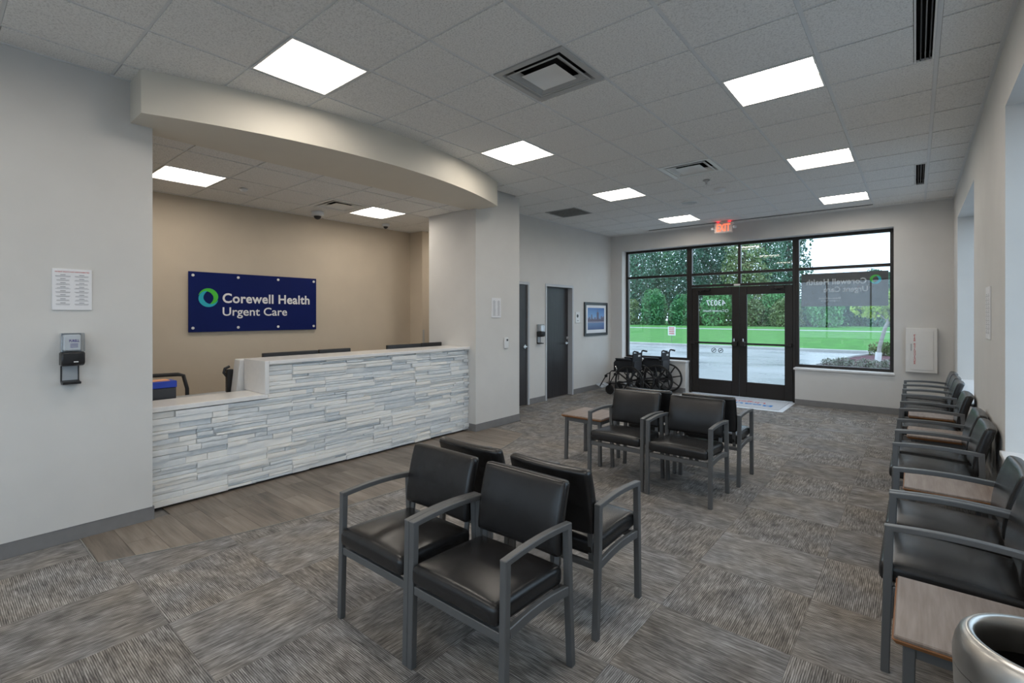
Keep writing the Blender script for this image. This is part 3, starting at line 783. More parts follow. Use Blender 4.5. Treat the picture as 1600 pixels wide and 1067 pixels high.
# printer-like white device by the riser
o = thing('desktop_device', 'white upright desktop device with black stand beside the counter riser', 'device', (-5.16, 2.11, 0.745))
MB().prism([(2.055, 0.80), (2.185, 0.80), (2.185, 1.135), (2.095, 1.135)], lambda u, v: (-5.20, u, v), lambda u, v: (-5.06, u, v)).build('casing', 'white_plastic', o, bevel=0.008)
MB().box(-5.27, -5.05, 2.04, 2.19, 0.746, 0.80).box(-5.26, -5.21, 2.03, 2.09, 0.80, 1.03).build('stand', 'black_plastic', o, bevel=0.004)
MB().tube([(-5.235, 2.035, 0.96), (-5.235, 2.005, 1.0), (-5.235, 2.015, 1.04), (-5.235, 2.06, 1.06)], 0.014, 8).build('handset', 'black_plastic', o, smooth=True)
o = thing('file_box', 'dark file box with a bright blue upper band on the work surface', 'box', (-5.1, 1.42, 0.745))
MB().box(-5.20, -5.05, 1.28, 1.525, 0.746, 0.925).build('body', 'dark_plastic', o, bevel=0.004)
MB().box(-5.205, -5.045, 1.278, 1.530, 0.926, 0.985).build('band', 'binder_blue', o, bevel=0.004)
tag(MB().box(-5.19, -5.07, 1.29, 1.48, 0.9855, 0.992).build('paper_stack', 'orange_paper'), 'orange paper sheet lying on the blue banded file box', 'paper')
o = thing('office_chair', 'black mesh-back office chair behind the low counter', 'chair', (-5.55, 1.6, 0))
m = MB().tube([(-5.78, 1.36, 0.52), (-5.82, 1.345, 0.80), (-5.84, 1.36, 0.955), (-5.84, 1.42, 0.965), (-5.84, 1.78, 0.955), (-5.84, 1.83, 0.94), (-5.82, 1.86, 0.80), (-5.78, 1.85, 0.52)], 0.020, 8)
m.tube([(-5.78, 1.36, 0.55), (-5.78, 1.85, 0.55)], 0.018, 8); m.build('back_frame', 'black_plastic', o, smooth=True)
xf(cushion(0.46, 0.50, 0.07, 0.03, 0.01), Matrix.Translation((-6.02, 1.6, 0.44))).build('seat', 'sling_black', o, smooth=True)
MB().tube([(-5.96, 1.6, 0.08), (-5.96, 1.6, 0.44)], 0.03, 10).tube([(-5.96, 1.6, 0.42), (-5.80, 1.6, 0.44), (-5.76, 1.6, 0.60)], 0.025, 8).build('column', 'black_plastic', o, smooth=True)
for k in range(5):
    a = 2 * PI * k / 5; ex, ey = -5.96 + 0.28 * math.cos(a), 1.6 + 0.28 * math.sin(a)
    MB().tube([(-5.96, 1.6, 0.09), (ex, ey, 0.065)], [0.025, 0.016], 8).build('base_arm', 'black_plastic', o, smooth=True)
    MB().disc((ex, ey - 0.02, 0.0225), (0, 1, 0), 0.03, 0.04, 12).build('caster', 'rubber', o, smooth=True)

# ---- blue wall sign
sg = thing('wall_sign', 'large blue reception wall sign with white lettering and round logo', 'sign', (XW, 3.0, 1.37))
MB().box(XW + 0.018, XW + 0.030, 2.152, 3.866, 1.37, 2.12).build('panel', 'sign_blue', sg, bevel=0.001)
XG = XW + 0.0302; RY = (0, 1, 0)
text_mb('Corewell Health', (XG, 2.547, 1.742), RY, UP, 1.21, 0.118, 0.002, 0.026, 1.05).build('lettering', 'letter_white', sg)
text_mb('Urgent Care', (XG, 2.548, 1.575), RY, UP, 0.865, 0.106, 0.002, 0.012).build('lettering', 'letter_white', sg)
swoosh(165, -75, (XG + 0.002, 2.379, 1.80), RY, UP, 0.118).build('logo_swoosh', 'logo_green', sg)
swoosh(345, 105, (XG + 0.003, 2.379, 1.80), RY, UP, 0.118).build('logo_swoosh', 'logo_teal', sg)
for z in (1.42, 2.074):
    for yy in (2.201, 2.742, 3.282, 3.822):
        MB().disc((XW + 0.001, yy, z), (1, 0, 0), 0.010, 0.03, 12).disc((XW + 0.030, yy, z), (1, 0, 0), 0.017, 0.008, 16).build('standoff', 'white_metal', sg, smooth=True)

# ================================================================== CEILING FITTINGS
def troffer(loc, label, group='recessed ceiling lights'):
    o = thing('ceiling_light', label, 'ceiling light', loc, group); x, y, z = loc
    h = T / 2 - 0.013; q = h - 0.012
    MB().frame_xy(x - h, x + h, y - h, y + h, 0.012, z - 0.003, z + 0.012).build('frame', 'white_metal', o)
    # housing closing the back
    m = MB(); m.box(x - h, x + h, y - h, y + h, z + 0.115, z + 0.12)
    m.box(x - h, x - q, y - h, y + h, z + 0.0125, z + 0.115).box(x + q, x + h, y - h, y + h, z + 0.0125, z + 0.115)
    m.box(x - q, x + q, y - h, y - q, z + 0.0125, z + 0.115).box(x - q, x + q, y + q, y + h, z + 0.0125, z + 0.115)
    m.build('housing', 'white_metal', o)
    prof = [(q, 0.004), (q * 0.93, 0.030), (q * 0.80, 0.056), (q * 0.64, 0.074), (q * 0.50, 0.080)]
    for s in (-1, 1):
        vs = []; fs = []
        for (py_, pz) in prof: vs += [(x - q, y + s * py_, z + pz), (x + q, y + s * py_, z + pz)]
        for i in range(len(prof) - 1): fs.append((2 * i, 2 * i + 1, 2 * i + 3, 2 * i + 2))
        MB().add(vs, fs).build('reflector', 'white_metal', o, smooth=True)
    vs = []; fs = []; n = 10
    for i in range(n + 1):
        a = PI * i / n; vs += [(x - q + 0.006, y + 0.5 * q * math.cos(a), z + 0.080 - 0.062 * math.sin(a)), (x + q - 0.006, y + 0.5 * q * math.cos(a), z + 0.080 - 0.062 * math.sin(a))]
    for i in range(n): fs.append((2 * i, 2 * i + 1, 2 * i + 3, 2 * i + 2))
    d = MB().add(vs, fs).build('diffuser', 'lamp_panel', o, smooth=True)
    for s in (-1, 1):
        arc = [(x + s * (q - 0.012), y + 0.5 * q * math.cos(PI * i / 8), z + 0.0785 - 0.0635 * math.sin(PI * i / 8)) for i in range(9)]
        MB().sweep(arc, 0.004, 0.004, (1, 0, 0)).build('end_clip', 'vent_grey', d)
    return o
order = ['first', 'second', 'third', 'fourth', 'fifth']
for side, col, nm in ((0, 0, 'on the desk side'), (1, 4, 'on the window-wall side')):
    rows = sorted([r for c, r in LIGHTS if c == col], reverse=True)
    for n, r in enumerate(rows):
        troffer((GX + (col + 0.5) * T, GY + (r + 0.5) * T, CEIL), 'lit square waiting room ceiling light %s, %s from the entrance wall' % (nm, order[n]))
troffer((GX + 2.5 * T, GY - 7.5 * T, CEIL), 'lit square ceiling light alone beside the back wall')
for (c, r), lb in zip(RL, ['lit square ceiling light over the low counter inside the reception bay', 'lit square ceiling light beside the air vent inside the reception bay', 'lit square ceiling light in the passage behind the pier']):
    troffer((RGX + (c + 0.5) * T, RGY + (r + 0.5) * T, ZR), lb)

def diffuser(loc, s, label, mat='vent_grey'):
    o = thing('air_diffuser', label, 'air vent', loc, 'ceiling air diffusers'); x, y, z = loc; h = T / 2 - 0.013
    MB().frame_xy(x - h, x + h, y - h, y + h, 0.045, z - 0.004, z + 0.01).build('frame', mat, o, bevel=0.002)
    MB().box(x - h, x + h, y - h, y + h, z + 0.12, z + 0.125).frame_xy(x - h, x + h, y - h, y + h, 0.01, z + 0.0101, z + 0.12).build('duct_box', 'dark_void', o)
    def cone(r0, z0, r1, z1, name):
        m = MB(); a = [(x - r0, y - r0, z + z0), (x + r0, y - r0, z + z0), (x + r0, y + r0, z + z0), (x - r0, y + r0, z + z0)]
        b = [(x - r1, y - r1, z + z1), (x + r1, y - r1, z + z1), (x + r1, y + r1, z + z1), (x - r1, y + r1, z + z1)]
        m.add(a + b, [(i, (i + 1) % 4, 4 + (i + 1) % 4, 4 + i) for i in range(4)]).build(name, mat, o)
    cone(h - 0.045, -0.003, h - 0.085, 0.05, 'cone'); cone(0.215, -0.006, 0.158, 0.030, 'cone')
    m = MB().frame_xy(x - 0.222, x + 0.222, y - 0.222, y + 0.222, 0.014, z - 0.008, z - 0.004); m.build('inner_frame', mat, o)
    m = MB(); nn = 6; vs = []; fs = []
    for i in range(nn + 1):
        for j in range(nn + 1):
            u, v = -1 + 2 * i / nn, -1 + 2 * j / nn
            vs.append((x + 0.145 * u, y + 0.145 * v, z - 0.006 + 0.03 * max(0, 1 - (u * u + v * v)) ** 0.8))
    for i in range(nn):
        for j in range(nn): a = i * (nn + 1) + j; fs.append((a, a + 1, a + nn + 2, a + nn + 1))
    m.add(vs, fs).build('centre_plate', 'white_metal', o, smooth=True)
diffuser((GX + 2.5 * T, GY + 0.5 * T, CEIL), 1, 'square stepped air diffuser in the waiting room ceiling, far from the doors')
diffuser((GX + 2.5 * T, GY + 5.5 * T, CEIL), 1, 'square stepped air diffuser in the ceiling nearer the exit sign', 'white_metal')
diffuser((RGX - 1.5 * T, RGY + 2.5 * T, ZR), 1, 'square air diffuser in the reception bay ceiling', 'white_metal')
# dark egg-crate return grille
o = thing('return_grille', 'dark grey egg-crate return grille in the ceiling by the side wall', 'air vent', (GX - 1.5 * T, GY + 7.5 * T, CEIL))
gx, gy = GX - 2 * T + 0.014, GY + 7 * T + 0.014; gs = T - 0.028
MB().frame_xy(gx, gx + gs, gy, gy + gs, 0.014, CEIL - 0.003, CEIL + 0.01).build('frame', 'vent_grey', o)
MB().box(gx, gx + gs, gy, gy + gs, CEIL + 0.10, CEIL + 0.105).build('duct_box', 'dark_void', o)
for k in range(1, 12):
    t = gs * k / 12
    MB().box(gx + t - 0.002, gx + t + 0.002, gy + 0.014, gy + gs - 0.014, CEIL, CEIL + 0.03).build('blade', 'desk_body', o)
    MB().box(gx + 0.014, gx + gs - 0.014, gy + t - 0.002, gy + t + 0.002, CEIL, CEIL + 0.03).build('blade', 'desk_body', o)
def linear(y0, y1, label):
    x0, x1 = 0.004, 0.104
    o = thing('linear_diffuser', label, 'air vent', ((x0 + x1) / 2, (y0 + y1) / 2, CEIL))
    MB().frame_xy(x0 - 0.012, x1 - 0.010, y0, y1, 0.010, CEIL - 0.006, CEIL + 0.01).build('frame', 'white_metal', o)
    MB().box(x0, x1 - 0.012, y0, y1, CEIL + 0.06, CEIL + 0.065).build('duct_box', 'dark_void', o)
    for k in range(1, 4):
        x = x0 - 0.002 + k * 0.0232; MB().box(x - 0.003, x + 0.003, y0 + 0.01, y1 - 0.01, CEIL - 0.002, CEIL + 0.03).build('slat', 'dark_plastic' if k != 2 else 'baseboard_grey', o)
linear(1.54, GY + 3 * T - 0.012, 'long black-slotted linear diffuser beside the window wall')
linear(GY + 8 * T + 0.012, GY + 10 * T - 0.012, 'short black-slotted linear diffuser nearer the entrance wall')
m = MB(); o = thing('slot_diffuser', 'thin black slot diffuser running above the entrance doors', 'air vent', (-2.3, 9.92, CEIL))
MB().box(-4.15, -0.51, 9.892, 9.970, CEIL - 0.002, CEIL + 0.03).build('slot', 'dark_void', o)
MB().frame_xy(-4.16, -0.50, 9.884, 9.978, 0.0078, CEIL - 0.004, CEIL + 0.03).build('frame', 'white_metal', o)
# speaker, smoke detector, sprinkler, sensor, cameras
o = thing('ceiling_speaker', 'round white ceiling speaker near the exit sign', 'speaker', (-2.64, 7.87, CEIL))
MB().ring((-2.64, 7.87, CEIL - 0.006), (0, 0, 1), 0.125, 0.010, 28, 6).build('rim', 'white_metal', o, smooth=True)
MB().disc((-2.64, 7.87, CEIL - 0.006), (0, 0, 1), 0.12, 0.005, 24).build('grille', 'vent_grey', o)
o = thing('smoke_detector', 'round white smoke detector on the ceiling before the doors', 'smoke detector', (-2.04, 7.31, CEIL))
MB().lathe([(0.0, -0.045), (0.05, -0.043), (0.066, -0.03), (0.07, -0.012)], (-2.04, 7.31, CEIL), 20).build('cap', 'white_plastic', o, smooth=True)
MB().disc((-2.04, 7.31, CEIL - 0.012), (0, 0, 1), 0.075, 0.008, 20).build('base', 'white_plastic', o)
o = thing('sprinkler_head', 'small chrome sprinkler head below the square diffuser', 'sprinkler', (-2.04, 6.72, CEIL))
MB().lathe([(0.045, -0.006), (0.02, -0.02), (0.008, -0.045), (0.02, -0.055), (0.0, -0.058)], (-2.04, 6.72, CEIL), 16).build('head', 'vent_grey', o, smooth=True)
o = thing('ceiling_sensor', 'small white dome sensor on the reception bay ceiling', 'sensor', (-5.78, 2.43, ZR))
MB().lathe([(0.045, -0.005), (0.045, -0.02), (0.03, -0.035), (0.0, -0.04)], (-5.78, 2.43, ZR), 16).build('dome', 'white_plastic', o, smooth=True)
for (x, y, s, lb) in ((-6.30, 3.66, 1.0, 'white dome security camera above the blue sign'), (-6.32, 4.86, 0.72, 'small white dome security camera near the reception corner')):
    o = thing('dome_camera', lb, 'camera', (x, y, ZR), 'reception dome cameras')
    MB().lathe([(0.085 * s, -0.005), (0.088 * s, -0.045 * s), (0.075 * s, -0.060 * s), (0.05 * s, -0.062 * s)], (x, y, ZR), 20).build('housing', 'white_plastic', o, smooth=True)
    MB().lathe([(0.052 * s, -0.060 * s), (0.045 * s, -0.085 * s), (0.026 * s, -0.103 * s), (0.0, -0.110 * s)], (x, y, ZR), 16).build('lens_dome', 'black_plastic', o, smooth=True)
# exit sign with emergency heads
o = thing('exit_sign', 'lit red EXIT sign with two emergency lamp heads above the doors', 'exit sign', (-2.68, 9.86, CEIL))
MB().box(-2.84, -2.53, 9.83, 9.885, 3.115, 3.305).build('housing', 'exit_housing', o, bevel=0.008)
MB().box(-2.75, -2.61, 9.84, 9.875, 3.306, CEIL - 0.007).build('canopy', 'exit_housing', o)
MB().box(-2.80, -2.76, 9.845, 9.87, 3.306, 3.310).box(-2.60, -2.56, 9.845, 9.87, 3.306, 3.310).build('light_slit', 'exit_glow', o)
text_mb('EXIT', (-2.80, 9.828, 3.145), (1, 0, 0), UP, 0.235, 0.13, 0.002, 0.02).build('lettering', 'exit_red', o)
for s, x in ((-1, -2.875), (1, -2.495)):
    MB().lathe([(0.0, -0.03), (0.03, -0.028), (0.034, 0.0), (0.02, 0.02), (0.0, 0.022)], (x, 9.85, 3.21), 14).tube([(x, 9.858, 3.21), (x - s * 0.06, 9.858, 3.21)], 0.01, 8).build('lamp_head', 'white_plastic', o, smooth=True)

# ================================================================== WALL ITEMS
def poster(name, label, x, y0, y1, z0, z1, title, cat='poster', lines=9, nx=1):
    o = thing(name, label, cat, (x, (y0 + y1) / 2, z0)); s = nx
    MB().box(x, x + s * 0.008, y0, y1, z0, z1).build('sheet', 'paper', o, bevel=0.001)
    xx = x + s * 0.0086; w = y1 - y0; h = z1 - z0
    a, b = (y0, y1)
    ry = (0, 1, 0) if s > 0 else (0, -1, 0)
    if title:
        yo = y0 + 0.07 * w if s > 0 else y1 - 0.07 * w
        text_mb(title, (xx, yo, z1 - 0.085 * h), ry, UP, 0.86 * w, 0.026 * h, 0.0003, 0.01).build('title', 'ink_red', o)
    m = MB()
    for c in (0.07, 0.54):
        for k in range(lines):
            zc = z1 - h * (0.15 + 0.78 * k / lines)
            m.box(xx, xx + s * 0.0004, y0 + w * (c + 0.13), y0 + w * (c + 0.26), zc, zc + 0.006 * h * 2)
            for q in (1, 2):
                ins = R.uniform(0, 0.05); m.box(xx, xx + s * 0.0004, y0 + w * (c + ins), y0 + w * (c + 0.39 - ins), zc - q * 0.019 * h - 0.006 * h, zc - q * 0.019 * h)
    m.build('small_print', 'ink_grey', o)
    return o
poster('rights_poster', 'square patient rights notice above the hand sanitizer on the left wall', XL + 0.001, 0.583, 0.80, 1.615, 1.90, 'PATIENT RIGHTS AND RESPONSIBILITIES', lines=8)
poster('pier_notice', 'small printed notice on the pier above the thermostat', XP + 0.001, 5.27, 5.475, 1.545, 1.825, None, 'notice', lines=12)
poster('window_wall_notice', 'framed printed notice on the wall between the windows', XR - 0.001, 5.35, 5.63, 1.395, 1.80, None, 'notice', lines=10, nx=-1)

def sanitizer(x, y, z0, label):
    """dispenser body .36 tall, hung on a wall that faces +x"""
    o = thing('sanitizer_dispenser', label, 'dispenser', (x, y, z0))
    w = 0.063
    MB().box(x, x + 0.03, y - w + 0.008, y + w - 0.008, z0 + 0.17, z0 + 0.355).build('back_plate', 'grey_plastic', o, bevel=0.004)
    MB().box(x + 0.031, x + 0.085, y - w + 0.014, y + w - 0.02, z0 + 0.235, z0 + 0.345).build('refill', 'white_plastic', o, bevel=0.006)
    MB().prism([(x + 0.0305, z0 + 0.228), (x + 0.105, z0 + 0.228), (x + 0.10, z0 + 0.335), (x + 0.085, z0 + 0.357), (x + 0.0305, z0 + 0.357)], lambda u, v: (u, y - w, v), lambda u, v: (u, y + w, v)).build('cover', 'clear_plastic', o, bevel=0.003)
    MB().prism([(x, z0 + 0.13), (x + 0.085, z0 + 0.13), (x + 0.108, z0 + 0.15), (x + 0.110, z0 + 0.226), (x, z0 + 0.226)], lambda u, v: (u, y - w, v), lambda u, v: (u, y + w, v)).build('nozzle_cover', 'black_plastic', o, bevel=0.008, smooth=True)
    MB().box(x, x + 0.012, y - w * 0.8, y + w * 0.62, z0 + 0.02, z0 + 0.13).build('lower_plate', 'grey_plastic', o)
    for s in (-0.84, 0.64): MB().box(x, x + 0.016, y + s * w - 0.003, y + s * w + 0.004, z0 + 0.015, z0 + 0.13).build('plate_edge', 'black_plastic', o)
    MB().prism([(x, z0), (x + 0.085, z0 + 0.004), (x + 0.09, z0 + 0.022), (x + 0.07, z0 + 0.018), (x, z0 + 0.03)], lambda u, v: (u, y - w * 0.86, v), lambda u, v: (u, y + w * 0.72, v)).build('drip_tray', 'black_plastic', o, bevel=0.003)
    return o
sd = sanitizer(XL, 0.683, 1.10, 'hand sanitizer dispenser on the left wall below the rights notice')
text_mb('PURELL', (XL + 0.0855, 0.662, 1.395), RY, UP, 0.055, 0.016, 0.0003, 0.03).build('label', 'ink_purple', sd)
m = MB()
for q in range(3): m.box(XL + 0.0852, XL + 0.0856, 0.668, 0.71, 1.378 - 0.010 * q, 1.382 - 0.010 * q)
m.build('label', 'ink_purple', sd)
MB().box(XL + 0.1102, XL + 0.1106, 0.683, 0.708, 1.256, 1.263).build('logo', 'white_plastic', sd)
sanitizer(XS, 7.37, 1.06, 'hand sanitizer dispenser between the two dark doors')
o = thing('thermostat', 'small white wall controller with a dark display on the pier', 'controller', (XP, 5.585, 1.10))
MB().box(XP, XP + 0.028, 5.545, 5.632, 1.10, 1.255).build('body', 'white_plastic', o, bevel=0.008)
MB().box(XP + 0.0282, XP + 0.029, 5.578, 5.616, 1.205, 1.235).build('display', 'dark_plastic', o)
o = thing('room_sign', 'small white room sign with dark symbol beside the framed skyline picture', 'sign', (XS, 8.73, 1.42))
MB().box(XS, XS + 0.012, 8.655, 8.815, 1.425, 1.645).build('plate', 'white_plastic', o, bevel=0.002)
MB().disc((XS + 0.0122, 8.725, 1.565), (1, 0, 0), 0.034, 0.001, 16).box(XS + 0.0122, XS + 0.013, 8.70, 8.765, 1.465, 1.475).build('symbol', 'dark_plastic', o)
# framed print
o = thing('framed_picture', 'black framed city skyline print with white mat on the side wall', 'picture', (XS, 9.49, 1.15))
MB().frame_yz(8.988, 9.985, 1.150, 1.850, 0.055, XS, XS + 0.03).build('frame', 'art_frame', o, bevel=0.003)
MB().box(XS + 0.004, XS + 0.014, 9.043, 9.93, 1.205, 1.795).build('mat_board', 'paper', o)
pr = MB().box(XS + 0.0142, XS + 0.0150, 9.125, 9.845, 1.275, 1.735).build('print', 'skyline_print', o)
pr.location = -org(o) + org(pr) - org(pr)
for v in pr.data.vertices: v.co += org(o)
m = MB(); yy = 9.13; hts = [0.07, 0.10, 0.05, 0.15, 0.06, 0.05, 0.09, 0.05, 0.20, 0.20, 0.06, 0.05, 0.12, 0.09, 0.11]
for k, h in enumerate(hts):
    wd = 0.71 / len(hts); m.box(XS + 0.0151, XS + 0.0154, yy + 0.003, yy + wd - 0.002, 1.445, 1.445 + h); yy += wd
m.box(XS + 0.0151, XS + 0.0154, 9.545, 9.565, 1.645, 1.70)
m.build('printed_skyline', 'print_building', o)
# fire extinguisher cabinet
o = thing('extinguisher_cabinet', 'white metal fire extinguisher cabinet on the entrance wall', 'cabinet', (0.065, YF - 0.09, 0.70))
fx0, fx1, fz0, fz1, fy = -0.118, 0.247, 0.697, 1.382, 10.11
MB().box(fx0, fx1, fy, YF, fz0, fz1).build('box', 'cabinet_white', o, bevel=0.006)
dd = MB().box(fx0 + 0.045, fx1 - 0.045, fy - 0.007, fy - 0.0005, fz0 + 0.045, fz1 - 0.045).build('door', 'cabinet_white', o, bevel=0.002)
MB().box(-0.060, -0.046, fy - 0.016, fy - 0.0075, 1.03, 1.14).build('handle', 'vent_grey', dd, bevel=0.002)
m = MB(); zz = 1.285
for ch in 'FIRE EXTINGUISHER':
    if ch != ' ':
        t = text_mb(ch, (-0.022 if ch != 'I' else -0.017, fy - 0.0072, zz - 0.024), (1, 0, 0), UP, 0.022 if ch != 'I' else 0.008, 0.021, 0.0005, 0.02); m.add(t.v, t.f)
    zz -= 0.0272
m.build('lettering', 'ink_red', dd)
# notice card on the near sill
o = MB().prism([(0.0, 0.0), (0.0, 0.20), (0.003, 0.20), (0.003, 0.0)], lambda u, v: (0.50 + u + v * 0.25, 4.10, RZ0 + 0.029 + v), lambda u, v: (0.50 + u + v * 0.25, 4.36, RZ0 + 0.029 + v)).build('notice_card', 'paper')
tag(o, 'white printed card leaning on the window sill behind the chairs', 'card')

# ================================================================== CHAIRS AND TABLES
def make_chair():
    t = thing('guest_chair', 'x', 'chair')
    hw = 0.263; fw = 0.032
    xf(cushion(0.492, 0.475, 0.085, 0.028, 0.022), Matrix.Translation((0, -0.030, 0.380)) @ Matrix.Rotation(math.radians(-2.0), 4, 'X')).build('seat', 'chair_vinyl', t, smooth=True)
    bk = cushion(0.484, 0.335, 0.058, 0.022, 0.014)
    # bow the back a little and stand it up, leaning
    bk.v = [(x, y, z - 0.018 * (2 * x / 0.48) ** 2 * -1 - 0.012 * (2 * y / 0.335) ** 2) for x, y, z in bk.v]
    M = Matrix.Translation((0, 0.262, 0.650)) @ Matrix.Rotation(math.radians(90 - 12.0), 4, 'X')
    xf(bk, M).build('backrest', 'chair_vinyl', t, smooth=True)
    for s in (-1, 1):
        x = s * hw
        MB().sweep([(x, -0.243, 0.0), (x, -0.228, 0.64)], fw, fw, (0, 1, 0)).build('leg', 'chair_metal', t, bevel=0.003)
        MB().sweep([(x, 0.243, 0.0), (x, 0.222, 0.34), (x, 0.212, 0.64)], fw, fw, (0, 1, 0)).build('leg', 'chair_metal', t, bevel=0.003)
        arm = [(x, -0.2445 + 0.472 * k / 8, 0.641 + 0.016 * math.sin(PI * min(1, k / 8 * 0.9 + 0.05)) - 0.004) for k in range(9)]
        MB().sweep(arm, fw, 0.026).build('armrest', 'chair_metal', t, bevel=0.003)
        rail = [(x, -0.216 + 0.425 * k / 6, 0.352 + 0.016 * math.sin(PI * k / 6) + 0.012 * (1 - k / 6)) for k in range(7)]
        MB().sweep(rail, 0.024, 0.042).build('side_rail', 'chair_metal', t, bevel=0.003)
        u = s * 0.215
        MB().sweep([(u, 0.196, 0.345), (u, 0.205, 0.46), (u, 0.214, 0.53)], 0.028, 0.014, (0, 1, 0)).build('back_upright', 'chair_metal', t, bevel=0.002)
    MB().box(-hw + 0.0165, hw - 0.0165, -0.245, -0.222, 0.332, 0.370).build('front_rail', 'chair_metal', t, bevel=0.003)
    MB().box(-hw + 0.0165, hw - 0.0165, 0.205, 0.228, 0.326, 0.358).build('rear_rail', 'chair_metal', t, bevel=0.003)
    return t
proto = make_chair(); first = [True]
def chair(x, y, rot, label, group):
    if first[0]: o = proto; first[0] = False
    else: o = copy_tree(proto)
    o.location = (x, y, 0); o.rotation_euler = (0, 0, math.radians(rot)); tag(o, label, 'chair', group); return o
ga = 'four chairs set back to back opposite the middle of the desk'
chair(-1.992, 1.69, 0, 'black vinyl armchair facing away from the entrance, desk side, block opposite the desk', ga)
chair(-1.432, 1.69, 0, 'black vinyl armchair facing away from the entrance, window side, block opposite the desk', ga)
chair(-1.992, 2.405, 180, 'black vinyl armchair facing the entrance, desk side, block opposite the desk', ga)
chair(-1.432, 2.405, 180, 'black vinyl armchair facing the entrance, window side, block opposite the desk', ga)
gb = 'four chairs set back to back beside the wood-top end table'
chair(-2.105, 4.50, 0, 'black vinyl armchair next to the freestanding end table, facing away from the entrance', gb)
chair(-1.518, 4.475, 0, 'black vinyl armchair facing away from the entrance, window side, block with the end table', gb)
chair(-2.07, 5.195, 180, 'black vinyl armchair facing the entrance, desk side, block with the end table', gb)
chair(-1.485, 5.195, 180, 'black vinyl armchair facing the entrance, window side, block with the end table', gb)
gr = 'chairs in a row along the window wall'
RC = [(3.087, 0.140), (3.655, 0.140), (4.935, 0.118), (5.497, 0.118), (6.69, 0.118), (7.87, 0.118), (8.432, 0.118), (8.994, 0.118)]
nth = ['first', 'second', 'third', 'fourth', 'fifth', 'sixth', 'seventh', 'eighth']
for n, (y, x) in enumerate(RC):
    chair(x, y, -90, 'black vinyl armchair in the window-wall row, %s from the entrance wall' % nth[7 - n], gr)

def make_table():
    t = thing('end_table', 'x', 'table')
    tt = MB().box(-0.238, 0.238, -0.252, 0.252, 0.486, 0.502)
    top = tt.build('tabletop', 'laminate', t, bevel=0.004)
    e = MB().prism([(-0.245, -0.258), (0.245, -0.258), (0.245, 0.258), (-0.245, 0.258)], lambda u, v: (u * 0.95, v * 0.95, 0.470), lambda u, v: (u, v, 0.489))
    e.build('edge_band', 'table_edge', top, bevel=0.003)
    MB().frame_xy(-0.205, 0.205, -0.215, 0.215, 0.022, 0.425, 0.4695).build('apron', 'chair_metal', t, bevel=0.002)
    for sx in (-1, 1):
        for sy in (-1, 1):
            MB().sweep([(sx * 0.205, sy * 0.212, 0.0), (sx * 0.198, sy * 0.205, 0.469)], 0.034, 0.034, (0, 1, 0)).build('leg', 'chair_metal', t, bevel=0.003)
    return t
tp = make_table(); tf = [True]
def table(x, y, label, group, rot=0):
    if tf[0]: o = tp; tf[0] = False
    else: o = copy_tree(tp)
    o.location = (x, y, 0); o.rotation_euler = (0, 0, math.radians(rot)); tag(o, label, 'table', group)
table(-2.68, 4.885, 'wood-top end table standing free beside the block of four chairs', 'end tables')
for y, lb in ((2.415, 'wood-top end table beside the silver waste bin'), (4.335, 'wood-top end table third from the entrance wall in the window-wall row'),
              (6.10, 'wood-top end table second from the entrance wall in the window-wall row'), (7.28, 'wood-top end table nearest the entrance wall in the window-wall row')):
    table(0.182, y, lb, 'end tables')

# ---- waste bin
bx, by = 0.242, 1.735
o = thing('waste_bin', 'round waste bin with brushed silver dome rim beside the end table', 'bin', (bx, by, 0))
MB().lathe([(0.150, 0.0), (0.156, 0.02), (0.166, 0.66)], (bx, by, 0), 40).build('body', 'black_plastic', o, smooth=True)
MB().lathe([(0.170, 0.648), (0.172, 0.708)], (bx, by, 0), 48).build('lower_band', 'steel', o, smooth=True)
MB().lathe([(0.1725, 0.710), (0.173, 0.738), (0.169, 0.764), (0.160, 0.788), (0.149, 0.798), (0.142, 0.799), (0.136, 0.796), (0.132, 0.789), (0.132, 0.76), (0.133, 0.71)], (bx, by, 0), 48).build('rim', 'steel', o, smooth=True)
MB().lathe([(0.1335, 0.75), (0.135, 0.65), (0.125, 0.55), (0.0, 0.54)], (bx, by, 0), 32).build('liner', 'binliner', o, smooth=True)
xf(cushion(0.07, 0.05, 0.02, 0.009, 0.012, 4, 4), Matrix.Translation((bx - 0.02, by + 0.02, 0.545))).build('crumpled_paper', 'ink_grey', o, smooth=True)

# ---- entrance mat
o = thing('door_mat', 'pale grey entrance mat with red and blue lettering', 'mat', (-2.6, 9.85, 0))
MB().box(-3.50, -1.62, 9.21, 10.36, 0.001, 0.005).build('backing', 'mat_rim', o)
MB().box(-3.44, -1.70, 9.34, 10.33, 0.005, 0.012).build('pile', 'mat_grey', o, bevel=0.003)
for s, c, y, h, w, x in (('Beaumont', 'mat_blue', 9.56, 0.17, 1.30, -1.85), ('Urgent Care', 'mat_red', 9.82, 0.13, 1.05, -2.00)):
    text_mb(s, (x, y + h, 0.0124), (-1, 0, 0), (0, -1, 0), w, h, 0.0004, 0.02).build('lettering', c, o)

